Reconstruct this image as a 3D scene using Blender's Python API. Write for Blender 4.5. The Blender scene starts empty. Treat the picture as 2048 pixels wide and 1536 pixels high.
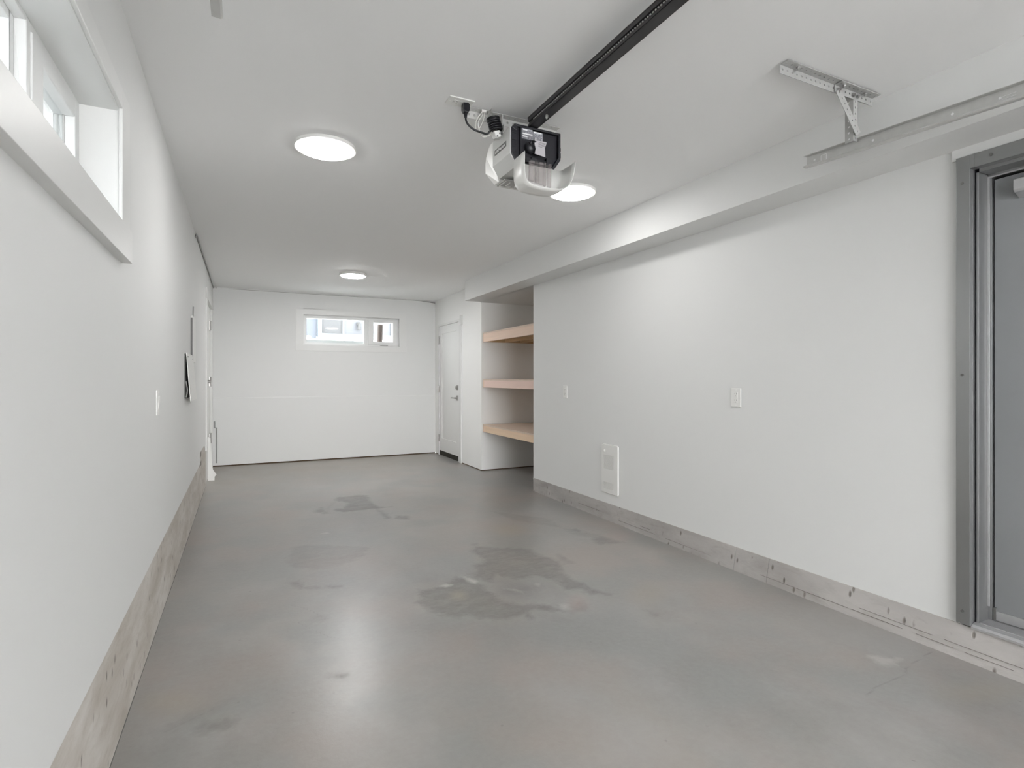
import bpy, bmesh, math
import numpy as np
from mathutils import Vector, Matrix

S = bpy.context.scene
C = S.collection
PI = math.pi

# ------------------------------------------------------------------ camera, world, light, exposure
F_PX, HORIZON, YAW = 1095.0, 757.0, math.atan2(539, 1095)
cd = bpy.data.cameras.new('camera')
cam = bpy.data.objects.new('camera', cd)
C.objects.link(cam)
cd.sensor_width = 36.0
cd.lens = 36.0 * F_PX / 2048
cd.shift_y = -(768 - HORIZON) / 2048
cd.clip_start = 0.02
cam.location = (0, 0, 1.2)
cam.rotation_euler = (PI / 2, 0, -YAW)
S.camera = cam

world = bpy.data.worlds.new('overcast_sky')
S.world = world
world.use_nodes = True
bg = world.node_tree.nodes['Background']
bg.inputs[0].default_value = (0.985, 0.99, 1.0, 1)
SKY = 18.5
bg.inputs[1].default_value = SKY
LAMP = 39.0
S.view_settings.view_transform = 'Standard'
S.view_settings.look = 'None'
S.view_settings.exposure = 0.06
S.view_settings.gamma = 1.0
S.view_settings.use_curve_mapping = False
S.cycles.use_denoising = True
S.cycles.max_bounces = 10
S.cycles.diffuse_bounces = 7
S.cycles.glossy_bounces = 4
S.cycles.transparent_max_bounces = 12
S.cycles.sample_clamp_indirect = 6.0
S.cycles.caustics_reflective = False
S.cycles.caustics_refractive = False

# ------------------------------------------------------------------ materials
def mat(name, col, rough=0.6, metal=0.0, spec=0.5, noise=None, bump=None, emit=None, trans=0.0):
    """noise=(scale, amount, stretch) varies the colour, bump=(scale, strength) the relief."""
    m = bpy.data.materials.new(name)
    m.use_nodes = True
    nt = m.node_tree
    b = nt.nodes['Principled BSDF']
    b.inputs['Base Color'].default_value = (*col, 1)
    b.inputs['Roughness'].default_value = rough
    b.inputs['Metallic'].default_value = metal
    b.inputs['Specular IOR Level'].default_value = spec
    if trans:
        b.inputs['Transmission Weight'].default_value = trans
    if emit:
        b.inputs['Emission Color'].default_value = (*emit[0], 1)
        b.inputs['Emission Strength'].default_value = emit[1]
    tc = nt.nodes.new('ShaderNodeTexCoord')
    if noise:
        mp = nt.nodes.new('ShaderNodeMapping')
        mp.inputs['Scale'].default_value = noise[2] if len(noise) > 2 else (1, 1, 1)
        n = nt.nodes.new('ShaderNodeTexNoise')
        n.inputs['Scale'].default_value = noise[0]
        n.inputs['Detail'].default_value = 6
        mx = nt.nodes.new('ShaderNodeMix')
        mx.data_type = 'RGBA'
        a = noise[1]
        mx.inputs[6].default_value = (*[c * (1 - a) for c in col], 1)
        mx.inputs[7].default_value = (*[min(1, c * (1 + a)) for c in col], 1)
        nt.links.new(tc.outputs['Object'], mp.inputs[0])
        nt.links.new(mp.outputs[0], n.inputs['Vector'])
        nt.links.new(n.outputs[0], mx.inputs[0])
        nt.links.new(mx.outputs[2], b.inputs['Base Color'])
    if bump:
        n2 = nt.nodes.new('ShaderNodeTexNoise')
        n2.inputs['Scale'].default_value = bump[0]
        n2.inputs['Detail'].default_value = 4
        bp = nt.nodes.new('ShaderNodeBump')
        bp.inputs['Strength'].default_value = bump[1]
        bp.inputs['Distance'].default_value = 0.002
        nt.links.new(tc.outputs['Object'], n2.inputs['Vector'])
        nt.links.new(n2.outputs[0], bp.inputs['Height'])
        nt.links.new(bp.outputs[0], b.inputs['Normal'])
    return m

M = {}
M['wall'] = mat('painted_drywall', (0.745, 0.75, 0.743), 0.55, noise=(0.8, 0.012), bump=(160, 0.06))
M['wall_lightened'] = mat('drywall_lightened_for_niche', (0.89, 0.89, 0.878), 0.55, noise=(0.8, 0.012), bump=(160, 0.06))  # same drywall paint, lightened so the niche and far door walls read better lit
M['ceiling'] = mat('painted_ceiling', (0.93, 0.935, 0.935), 0.7, noise=(0.7, 0.012), bump=(120, 0.08))
M['trim'] = mat('white_trim_paint', (0.755, 0.758, 0.748), 0.4, noise=(3, 0.01))
M['door_white'] = mat('white_door_paint', (0.81, 0.812, 0.80), 0.4, noise=(3, 0.01))
M['vinyl'] = mat('white_vinyl', (0.82, 0.825, 0.82), 0.35, noise=(4, 0.01))
M['plastic'] = mat('white_plastic', (0.80, 0.80, 0.78), 0.35, noise=(5, 0.01))
M['slot'] = mat('dark_slot', (0.12, 0.12, 0.115), 0.6, noise=(40, 0.1))
M['galv'] = mat('galvanised_steel', (0.56, 0.56, 0.545), 0.42, metal=0.30, noise=(30, 0.12), bump=(60, 0.05))
M['galv_dull'] = mat('dull_galvanised_steel', (0.40, 0.40, 0.39), 0.45, metal=0.35, noise=(30, 0.12), bump=(60, 0.05))
M['steel'] = mat('zinc_bolt', (0.5, 0.5, 0.49), 0.3, metal=0.9, noise=(60, 0.2))
M['nickel'] = mat('satin_nickel', (0.42, 0.41, 0.40), 0.35, metal=0.9, noise=(40, 0.05))
M['black'] = mat('black_plastic', (0.009, 0.009, 0.012), 0.36, spec=0.35, noise=(14, 0.5), bump=(40, 0.2))
M['rail'] = mat('black_rail_enamel', (0.013, 0.012, 0.013), 0.42, spec=0.4, noise=(3, 0.3, (1, 0.3, 1)))
M['rubber'] = mat('black_rubber', (0.006, 0.006, 0.008), 0.4, spec=0.3, noise=(30, 0.2))
M['chain'] = mat('bright_chain', (0.50, 0.50, 0.48), 0.3, metal=0.3, noise=(30, 0.1))
M['cover'] = mat('opener_grey_cover', (0.66, 0.665, 0.65), 0.4, noise=(4, 0.02))
M['label'] = mat('silver_label_print', (0.34, 0.34, 0.37), 0.5, noise=(80, 0.25))
M['tag'] = mat('grey_paper_tag', (0.36, 0.345, 0.36), 0.7, noise=(12, 0.05))
M['wire'] = mat('white_wire', (0.72, 0.71, 0.68), 0.5, noise=(20, 0.03))
M['greywire'] = mat('grey_cable', (0.30, 0.30, 0.29), 0.6, noise=(20, 0.1))
M['brown'] = mat('bare_brown_plate', (0.10, 0.06, 0.03), 0.9, noise=(20, 0.3))
M['sweep'] = mat('dark_door_sweep', (0.022, 0.019, 0.013), 0.8, noise=(10, 0.2))
M['frame_grey'] = mat('grey_primed_steel_frame', (0.33, 0.335, 0.335), 0.34, metal=0.85, noise=(2.5, 0.10))
M['leaf_grey'] = mat('grey_primed_steel_leaf', (0.235, 0.24, 0.25), 0.40, metal=0.1, noise=(1.8, 0.16))
M['alu'] = mat('mill_aluminium', (0.55, 0.55, 0.56), 0.35, metal=0.6, noise=(30, 0.08))
M['wood'] = mat('spruce_board', (0.72, 0.55, 0.44), 0.6, noise=(3.0, 0.09, (3, 0.6, 12)), bump=(50, 0.15))
M['wood_yellow'] = mat('yellow_spruce_board', (0.72, 0.545, 0.39), 0.6, noise=(3.2, 0.10, (3, 0.6, 12)), bump=(50, 0.15))
M['wood_pink'] = mat('pink_tinted_spruce_board', (0.74, 0.56, 0.49), 0.6, noise=(3.2, 0.09, (3, 0.6, 12)), bump=(50, 0.15))
M['wood_under'] = mat('warm_spruce_joist', (0.52, 0.36, 0.20), 0.6, noise=(5, 0.15, (0.6, 3, 8)), bump=(50, 0.15))
M['ply'] = mat('plywood_sheet', (0.62, 0.50, 0.41), 0.6, noise=(4, 0.10, (1, 5, 1)), bump=(60, 0.1))
M['lens'] = mat('opal_plastic', (0.84, 0.84, 0.82), 0.3, noise=(5, 0.01))
M['siding'] = mat('neighbour_siding', (0.070, 0.077, 0.092), 0.8, noise=(1.5, 0.05))
M['nbr_trim'] = mat('neighbour_trim', (0.10, 0.118, 0.13), 0.5, noise=(2, 0.02))
M['nbr_glass'] = mat('neighbour_glass', (0.043, 0.043, 0.045), 0.5, noise=(2, 0.1))
M['nbr_blind'] = mat('neighbour_blind', (0.07, 0.072, 0.08), 0.5, noise=(2, 0.05))
M['white_ext'] = mat('white_exterior', (0.88, 0.88, 0.88), 0.7, noise=(2, 0.02))
M['grey_ext'] = mat('grey_exterior', (0.05, 0.05, 0.05), 0.7, noise=(2, 0.04))
M['side_siding'] = mat('pale_side_siding', (0.22, 0.22, 0.22), 0.8, noise=(2, 0.04))
M['ground'] = mat('pale_bounce_ground', (0.86, 0.865, 0.87), 0.9, noise=(1, 0.05))  # unseen ground made snow-pale to bounce light up to the ceiling
M['card'] = mat('brown_cardboard', (0.053, 0.037, 0.03), 0.8, noise=(8, 0.08))
M['card_ink'] = mat('black_ink', (0.03, 0.025, 0.02), 0.8, noise=(8, 0.1))
M['vent'] = mat('grey_vent_plastic', (0.42, 0.42, 0.41), 0.5, noise=(20, 0.05))
M['formline'] = mat('dirty_seam_notch_shade', (0.20, 0.185, 0.17), 0.9, noise=(30, 0.3))
M['darkgrille'] = mat('shadow_grey_metal', (0.13, 0.13, 0.127), 0.6, noise=(20, 0.08))
M['lamp'] = mat('led_diffuser', (0.9, 0.9, 0.9), 0.5, emit=((1.0, 0.99, 0.975), LAMP), noise=(3, 0.01))

def glass_mat():
    m = bpy.data.materials.new('window_glass')
    m.use_nodes = True
    nt = m.node_tree
    nt.nodes.clear()
    out = nt.nodes.new('ShaderNodeOutputMaterial')
    tr = nt.nodes.new('ShaderNodeBsdfTransparent')
    tr.inputs[0].default_value = (0.93, 0.95, 0.95, 1)
    gl = nt.nodes.new('ShaderNodeBsdfGlossy')
    gl.inputs['Roughness'].default_value = 0.02
    fr = nt.nodes.new('ShaderNodeFresnel')
    # thin pane: the same reflectance from either side
    ge = nt.nodes.new('ShaderNodeNewGeometry')
    ior = nt.nodes.new('ShaderNodeMapRange')
    ior.inputs[3].default_value = 1.5
    ior.inputs[4].default_value = 1 / 1.5
    nt.links.new(ge.outputs['Backfacing'], ior.inputs[0])
    nt.links.new(ior.outputs[0], fr.inputs[0])
    mx = nt.nodes.new('ShaderNodeMixShader')
    nt.links.new(fr.outputs[0], mx.inputs[0])
    nt.links.new(tr.outputs[0], mx.inputs[1])
    nt.links.new(gl.outputs[0], mx.inputs[2])
    nt.links.new(mx.outputs[0], out.inputs[0])
    return m
M['lamp_far'] = mat('led_diffuser_bright', (0.9, 0.9, 0.9), 0.5, emit=((1.0, 0.99, 0.975), 3.15 * LAMP), noise=(3, 0.01))
M['glass'] = glass_mat()

def clear_plastic():
    m = bpy.data.materials.new('clear_plastic')
    m.use_nodes = True
    nt = m.node_tree
    nt.nodes.clear()
    out = nt.nodes.new('ShaderNodeOutputMaterial')
    tr = nt.nodes.new('ShaderNodeBsdfTransparent')
    tr.inputs[0].default_value = (0.88, 0.86, 0.86, 1)
    gl = nt.nodes.new('ShaderNodeBsdfPrincipled')
    gl.inputs['Base Color'].default_value = (0.42, 0.39, 0.39, 1)
    gl.inputs['Roughness'].default_value = 0.15
    mx = nt.nodes.new('ShaderNodeMixShader')
    mx.inputs[0].default_value = 0.28
    nt.links.new(tr.outputs[0], mx.inputs[1])
    nt.links.new(gl.outputs[0], mx.inputs[2])
    nt.links.new(mx.outputs[0], out.inputs[0])
    return m
M['clear'] = clear_plastic()

class NB:
    """small node-building helper"""
    def __init__(s, m):
        s.nt = m.node_tree
        s.b = s.nt.nodes['Principled BSDF']
        s.tc = s.nt.nodes.new('ShaderNodeTexCoord')
    def put(s, sock, v):
        if isinstance(v, bpy.types.NodeSocket):
            s.nt.links.new(v, sock)
        else:
            sock.default_value = v
    def noise(s, scale, stretch=(1, 1, 1), detail=5, rough=0.5, dist=0.0):
        mp = s.nt.nodes.new('ShaderNodeMapping')
        mp.inputs['Scale'].default_value = stretch
        s.nt.links.new(s.tc.outputs['Object'], mp.inputs[0])
        n = s.nt.nodes.new('ShaderNodeTexNoise')
        n.inputs['Scale'].default_value = scale
        n.inputs['Detail'].default_value = detail
        n.inputs['Roughness'].default_value = rough
        n.inputs['Distortion'].default_value = dist
        s.nt.links.new(mp.outputs[0], n.inputs['Vector'])
        return n.outputs[0]
    def math(s, op, a, b=0.0, clamp=False):
        n = s.nt.nodes.new('ShaderNodeMath')
        n.operation = op
        n.use_clamp = clamp
        s.put(n.inputs[0], a)
        s.put(n.inputs[1], b)
        return n.outputs[0]
    def ramp(s, v, lo, hi, a=0.0, b=1.0):
        n = s.nt.nodes.new('ShaderNodeMapRange')
        n.interpolation_type = 'LINEAR'
        n.clamp = True
        s.put(n.inputs[0], v)
        for i, x in enumerate((lo, hi, a, b)):
            n.inputs[i + 1].default_value = x
        return n.outputs[0]
    def mix(s, f, a, b):
        n = s.nt.nodes.new('ShaderNodeMix')
        n.data_type = 'RGBA'
        s.put(n.inputs[0], f)
        s.put(n.inputs[6], a)
        s.put(n.inputs[7], b)
        return n.outputs[2]
    def attr(s, name):
        n = s.nt.nodes.new('ShaderNodeAttribute')
        n.attribute_name = name
        return n.outputs['Fac']
    def voronoi(s, scale, stretch=(1, 1), upright=False):
        sp = s.nt.nodes.new('ShaderNodeSeparateXYZ')
        cb = s.nt.nodes.new('ShaderNodeCombineXYZ')
        s.nt.links.new(s.tc.outputs['Object'], sp.inputs[0])
        a, b = (sp.outputs[1], sp.outputs[2]) if upright else (sp.outputs[0], sp.outputs[1])
        wob = s.math('MULTIPLY', s.noise(30, (1, 1, 1), 3), 0.003)
        s.nt.links.new(s.math('ADD', s.math('MULTIPLY', a, stretch[0]), wob), cb.inputs[0])
        s.nt.links.new(s.math('ADD', s.math('MULTIPLY', b, stretch[1]), wob), cb.inputs[1])
        n = s.nt.nodes.new('ShaderNodeTexVoronoi')
        n.voronoi_dimensions = '2D'
        n.inputs['Scale'].default_value = scale
        s.nt.links.new(cb.outputs[0], n.inputs['Vector'])
        return n.outputs['Distance']
    def bump(s, h, strength, dist=0.002):
        n = s.nt.nodes.new('ShaderNodeBump')
        n.inputs['Strength'].default_value = strength
        n.inputs['Distance'].default_value = dist
        s.nt.links.new(h, n.inputs['Height'])
        s.nt.links.new(n.outputs[0], s.b.inputs['Normal'])

def floor_mat():
    m = bpy.data.materials.new('troweled_concrete')
    m.use_nodes = True
    k = NB(m)
    big = k.noise(0.9, (1, 0.6, 1), 4, 0.5, 0.0)
    mid = k.noise(3.2, (1, 0.7, 1), 6, 0.55, 0.0)
    fine = k.noise(38, (1, 1, 1), 5, 0.6)
    tone = k.noise(1.5, (1, 1, 1), 3, 0.5, 0.0)
    col = k.mix(k.ramp(big, 0.36, 0.64), (0.216, 0.210, 0.203, 1), (0.312, 0.291, 0.267, 1))
    col = k.mix(k.math('MULTIPLY', k.ramp(mid, 0.42, 0.66), 0.5), col, (0.345, 0.338, 0.328, 1))
    col = k.mix(k.math('MULTIPLY', k.ramp(tone, 0.46, 0.62), 0.6), col, (0.290, 0.250, 0.228, 1))
    col = k.mix(k.math('MULTIPLY', k.ramp(k.noise(2.1, (1, 1, 1), 3), 0.47, 0.62), 0.6), col, (0.240, 0.244, 0.236, 1))
    wob = k.math('MULTIPLY', k.math('SUBTRACT', k.noise(16, (1, 1, 1), 6, 0.65, 0.5), 0.5), 0.11)
    brush = k.noise(9, (1.0, 1.8, 1), 6, 0.65, 0.6)
    dark = k.ramp(k.math('ADD', k.attr('dark_edge'), wob), -0.020, 0.028)
    dark = k.math('MULTIPLY', dark, k.attr('dark_amount'))
    dark = k.math('MULTIPLY', dark, k.ramp(brush, 0.32, 0.6, 0.55, 1.0))
    col = k.mix(k.math('MULTIPLY', dark, 0.75), col, (0.150, 0.143, 0.132, 1))
    tan = k.math('MULTIPLY', k.attr('tan'), k.ramp(mid, 0.3, 0.7, 0.6, 1.0))
    col = k.mix(k.math('MULTIPLY', tan, 0.70), col, (0.310, 0.270, 0.218, 1))
    col = k.mix(k.math('MULTIPLY', k.attr('pink'), 0.45), col, (0.35, 0.275, 0.25, 1))
    pale = k.ramp(k.math('ADD', k.attr('pale_edge'), k.math('MULTIPLY', wob, 0.7)), -0.012, 0.02)
    col = k.mix(k.math('MULTIPLY', pale, k.attr('pale_amount')), col, (0.50, 0.49, 0.47, 1))
    line = k.ramp(k.math('ADD', k.attr('line_gap'), k.math('MULTIPLY', wob, 0.06)), 0.001, 0.0065, 1.0, 0.0)
    col = k.mix(k.math('MULTIPLY', line, k.attr('line_amount')), col, (0.16, 0.155, 0.145, 1))
    speck = k.math('MULTIPLY', k.ramp(k.voronoi(3.6), 0.010, 0.024, 1.0, 0.0), k.ramp(k.noise(2.7), 0.45, 0.6))
    col = k.mix(k.math('MULTIPLY', speck, 0.55), col, (0.17, 0.16, 0.15, 1))
    col = k.mix(k.ramp(fine, 0.35, 0.75, 0.0, 0.10), col, (0.46, 0.46, 0.45, 1))
    k.put(k.b.inputs['Base Color'], col)
    r = k.ramp(mid, 0.35, 0.65, 0.285, 0.345)
    r = k.math('ADD', r, k.math('MULTIPLY', dark, 0.16))
    k.put(k.b.inputs['Roughness'], r)
    k.b.inputs['Specular IOR Level'].default_value = 0.7
    k.bump(k.math('ADD', k.noise(26, (1, 1, 1), 6, 0.7), k.math('MULTIPLY', k.noise(5), 1.6)), 0.22, 0.003)
    return m
M['floor'] = floor_mat()

def curb_mat(name, a, b, stretch):
    m = bpy.data.materials.new(name)
    m.use_nodes = True
    k = NB(m)
    col = k.mix(k.ramp(k.noise(2.2, stretch, 6, 0.6, 0.4), 0.3, 0.7), (*a, 1), (*b, 1))
    col = k.mix(k.math('MULTIPLY', k.ramp(k.noise(5.5, (1, 1.5, 5), 6, 0.6, 0.3), 0.52, 0.72), 0.35), col, (a[0] * 0.8, a[1] * 0.78, a[2] * 0.72, 1))
    pit = k.ramp(k.voronoi(15, (1, 0.45), True), 0.05, 0.13, 1.0, 0.0)
    pit = k.math('MULTIPLY', pit, k.ramp(k.noise(5.0), 0.47, 0.56))
    col = k.mix(k.math('MULTIPLY', pit, 0.8), col, (0.10, 0.085, 0.07, 1))
    k.put(k.b.inputs['Base Color'], col)
    k.b.inputs['Roughness'].default_value = 0.75
    k.bump(k.math('SUBTRACT', k.noise(20, (1, 1, 3), 6, 0.65), pit), 0.5, 0.004)
    return m
M['curb_left'] = curb_mat('board_formed_concrete_warm', (0.40, 0.362, 0.318), (0.60, 0.572, 0.54), (1, 0.9, 3))
M['curb_right'] = curb_mat('board_formed_concrete_grey', (0.315, 0.298, 0.285), (0.455, 0.436, 0.42), (1, 0.8, 2))

# ------------------------------------------------------------------ mesh helpers
def box(bm, x0, x1, y0, y1, z0, z1, mtx=None):
    vs = [bm.verts.new((x, y, z)) for z in (z0, z1) for x, y in ((x0, y0), (x1, y0), (x1, y1), (x0, y1))]
    for f in ((3, 2, 1, 0), (4, 5, 6, 7), (0, 1, 5, 4), (1, 2, 6, 5), (2, 3, 7, 6), (3, 0, 4, 7)):
        bm.faces.new([vs[i] for i in f])
    if mtx is not None:
        bmesh.ops.transform(bm, matrix=mtx, verts=vs)
    return vs

def prism(bm, pts, axis, a, b):
    """polygon pts in the plane across 'axis' (x: (y,z), y: (x,z), z: (x,y)), extruded from a to b"""
    def P(p, t):
        return {'x': (t, p[0], p[1]), 'y': (p[0], t, p[1]), 'z': (p[0], p[1], t)}[axis]
    A = [bm.verts.new(P(p, a)) for p in pts]
    B = [bm.verts.new(P(p, b)) for p in pts]
    n = len(pts)
    bm.faces.new(A)
    bm.faces.new(B[::-1])
    for i in range(n):
        bm.faces.new([A[i], B[i], B[(i + 1) % n], A[(i + 1) % n]])
    return A + B

def shell(bm, pts, axis, a, b, t):
    """open profile turned into a sheet of thickness t, extruded along axis"""
    n = len(pts)
    off = []
    for i in range(n):
        p0 = Vector(pts[max(i - 1, 0)]); p1 = Vector(pts[min(i + 1, n - 1)])
        d = (p1 - p0).normalized()
        off.append((pts[i][0] - d.y * t, pts[i][1] + d.x * t))
    for i in range(n - 1):
        prism(bm, [pts[i], pts[i + 1], off[i + 1], off[i]], axis, a, b)

def cyl(bm, p0, p1, r0, r1=None, seg=16):
    r1 = r0 if r1 is None else r1
    p0, p1 = Vector(p0), Vector(p1)
    d = p1 - p0
    q = d.to_track_quat('Z', 'Y').to_matrix().to_4x4()
    q.translation = (p0 + p1) / 2
    bmesh.ops.create_cone(bm, cap_ends=True, segments=seg, radius1=r0, radius2=r1, depth=d.length, matrix=q)

def ball(bm, c, r, seg=14, sc=(1, 1, 1)):
    m = Matrix.Translation(c) @ Matrix.Diagonal((*sc, 1))
    bmesh.ops.create_uvsphere(bm, u_segments=seg, v_segments=seg // 2 + 2, radius=r, matrix=m)

def tube(bm, pts, r, seg=8, smooth=4):
    pts = [Vector(p) for p in pts]
    if smooth > 1 and len(pts) > 2:
        out = []
        for i in range(len(pts) - 1):
            p0 = pts[max(i - 1, 0)]; p1 = pts[i]; p2 = pts[i + 1]; p3 = pts[min(i + 2, len(pts) - 1)]
            for k in range(smooth):
                t = k / smooth
                out.append(0.5 * ((2 * p1) + (p2 - p0) * t + (2 * p0 - 5 * p1 + 4 * p2 - p3) * t * t + (3 * p1 - p0 - 3 * p2 + p3) * t ** 3))
        out.append(pts[-1])
        pts = out
    rings = []
    prev = None
    for i, p in enumerate(pts):
        d = (pts[min(i + 1, len(pts) - 1)] - pts[max(i - 1, 0)]).normalized()
        if prev is None:
            u = d.orthogonal().normalized()
        else:
            u = (prev - d * prev.dot(d)).normalized()
        prev = u
        w = d.cross(u)
        rings.append([bm.verts.new(p + (u * math.cos(a) + w * math.sin(a)) * r) for a in (2 * PI * j / seg for j in range(seg))])
    for i in range(len(rings) - 1):
        for j in range(seg):
            bm.faces.new([rings[i][j], rings[i][(j + 1) % seg], rings[i + 1][(j + 1) % seg], rings[i + 1][j]])
    bm.faces.new(rings[0][::-1])
    bm.faces.new(rings[-1])

def perf(bm, n, pitch, w, t, r, mtx, oy=None):
    """steel strip along x from 0 to n*pitch, across y 0..w, thickness z 0..t, with a real hole in each cell"""
    oy = w / 2 if oy is None else oy
    new = []
    def V(*p):
        v = bm.verts.new(p); new.append(v); return v
    for c in range(n):
        x0 = c * pitch; x1 = x0 + pitch; cx = x0 + pitch / 2
        outer = [(x1, oy), (x1, w), (cx, w), (x0, w), (x0, oy), (x0, 0), (cx, 0), (x1, 0)]
        inner = [(cx + r * math.cos(a), oy + r * math.sin(a)) for a in (PI / 4 * i for i in range(8))]
        O = [[V(x, y, z) for x, y in outer] for z in (0, t)]
        I = [[V(x, y, z) for x, y in inner] for z in (0, t)]
        for i in range(8):
            j = (i + 1) % 8
            bm.faces.new([O[1][i], O[1][j], I[1][j], I[1][i]])
            bm.faces.new([O[0][j], O[0][i], I[0][i], I[0][j]])
            bm.faces.new([I[0][i], I[1][i], I[1][j], I[0][j]])
        for i, j in ((1, 2), (2, 3), (5, 6), (6, 7)):
            bm.faces.new([O[0][i], O[0][j], O[1][j], O[1][i]])
        if c == 0:
            for i, j in ((3, 4), (4, 5)):
                bm.faces.new([O[0][i], O[0][j], O[1][j], O[1][i]])
        if c == n - 1:
            for i, j in ((7, 0), (0, 1)):
                bm.faces.new([O[0][i], O[0][j], O[1][j], O[1][i]])
    bmesh.ops.transform(bm, matrix=mtx, verts=new)

def frame_mtx(o, ex, ey, ez):
    m = Matrix.Identity(4)
    for i, e in enumerate((ex, ey, ez)):
        for r in range(3):
            m[r][i] = e[r]
    for r in range(3):
        m[r][3] = o[r]
    return m

def obj(name, bm, material, parent=None, bevel=0.0, smooth=False, segs=2, label=None, kind=None, doubles=True):
    if doubles:
        bmesh.ops.remove_doubles(bm, verts=bm.verts, dist=1e-5)
    bmesh.ops.recalc_face_normals(bm, faces=bm.faces)
    me = bpy.data.meshes.new(name)
    bm.to_mesh(me)
    bm.free()
    me.materials.append(M[material] if isinstance(material, str) else material)
    o = bpy.data.objects.new(name, me)
    C.objects.link(o)
    if parent is not None:
        o.parent = parent
        o.matrix_parent_inverse = parent.matrix_basis.inverted()
    if smooth:
        for p in me.polygons:
            p.use_smooth = True
    if bevel:
        md = o.modifiers.new('edge', 'BEVEL')
        md.width = bevel
        md.segments = segs
        md.limit_method = 'ANGLE'
        md.angle_limit = math.radians(35)
    if label:
        o['label'] = label
    if kind:
        o['kind'] = kind
    return o

def boxes(name, lst, material, parent=None, **kw):
    bm = bmesh.new()
    for b in lst:
        box(bm, *b)
    return obj(name, bm, material, parent, doubles=False, **kw)

def tag(o, label, cat, group=None):
    o['label'] = label
    o['category'] = cat
    if group:
        o['group'] = group
    return o

def struct(o, label=None):
    o['kind'] = 'structure'
    if label:
        o['label'] = label
    return o

def thing(name, label, cat, loc, group=None):
    o = bpy.data.objects.new(name, None)
    o.empty_display_size = 0.05
    o.location = loc
    C.objects.link(o)
    return tag(o, label, cat, group)

def sthing(name, loc, label=None):
    o = bpy.data.objects.new(name, None)
    o.empty_display_size = 0.05
    o.location = loc
    C.objects.link(o)
    return struct(o, label)

def copy_thing(root, loc, label):
    r = root.copy()
    C.objects.link(r)
    r.location = loc
    r['label'] = label
    for ch in list(root.children):
        c = ch.copy(); C.objects.link(c); c.parent = r
        for g in list(ch.children):
            d = g.copy(); C.objects.link(d); d.parent = c
    return r

# ------------------------------------------------------------------ room dimensions (metres)
XL, XR, YB, ZC = -0.366, 2.785, 8.46, 2.445      # left wall, right wall, back wall, ceiling
YF = -3.80                                       # unseen front wall, vehicle opening left open to add fill light
SX, SZ, SY = 2.545, 2.19, 6.53                   # bulkhead face, underside, far end
NY0, NY1, NX = 5.14, 6.56, 3.58                  # shelf niche: near wall, far wall, depth
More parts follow.
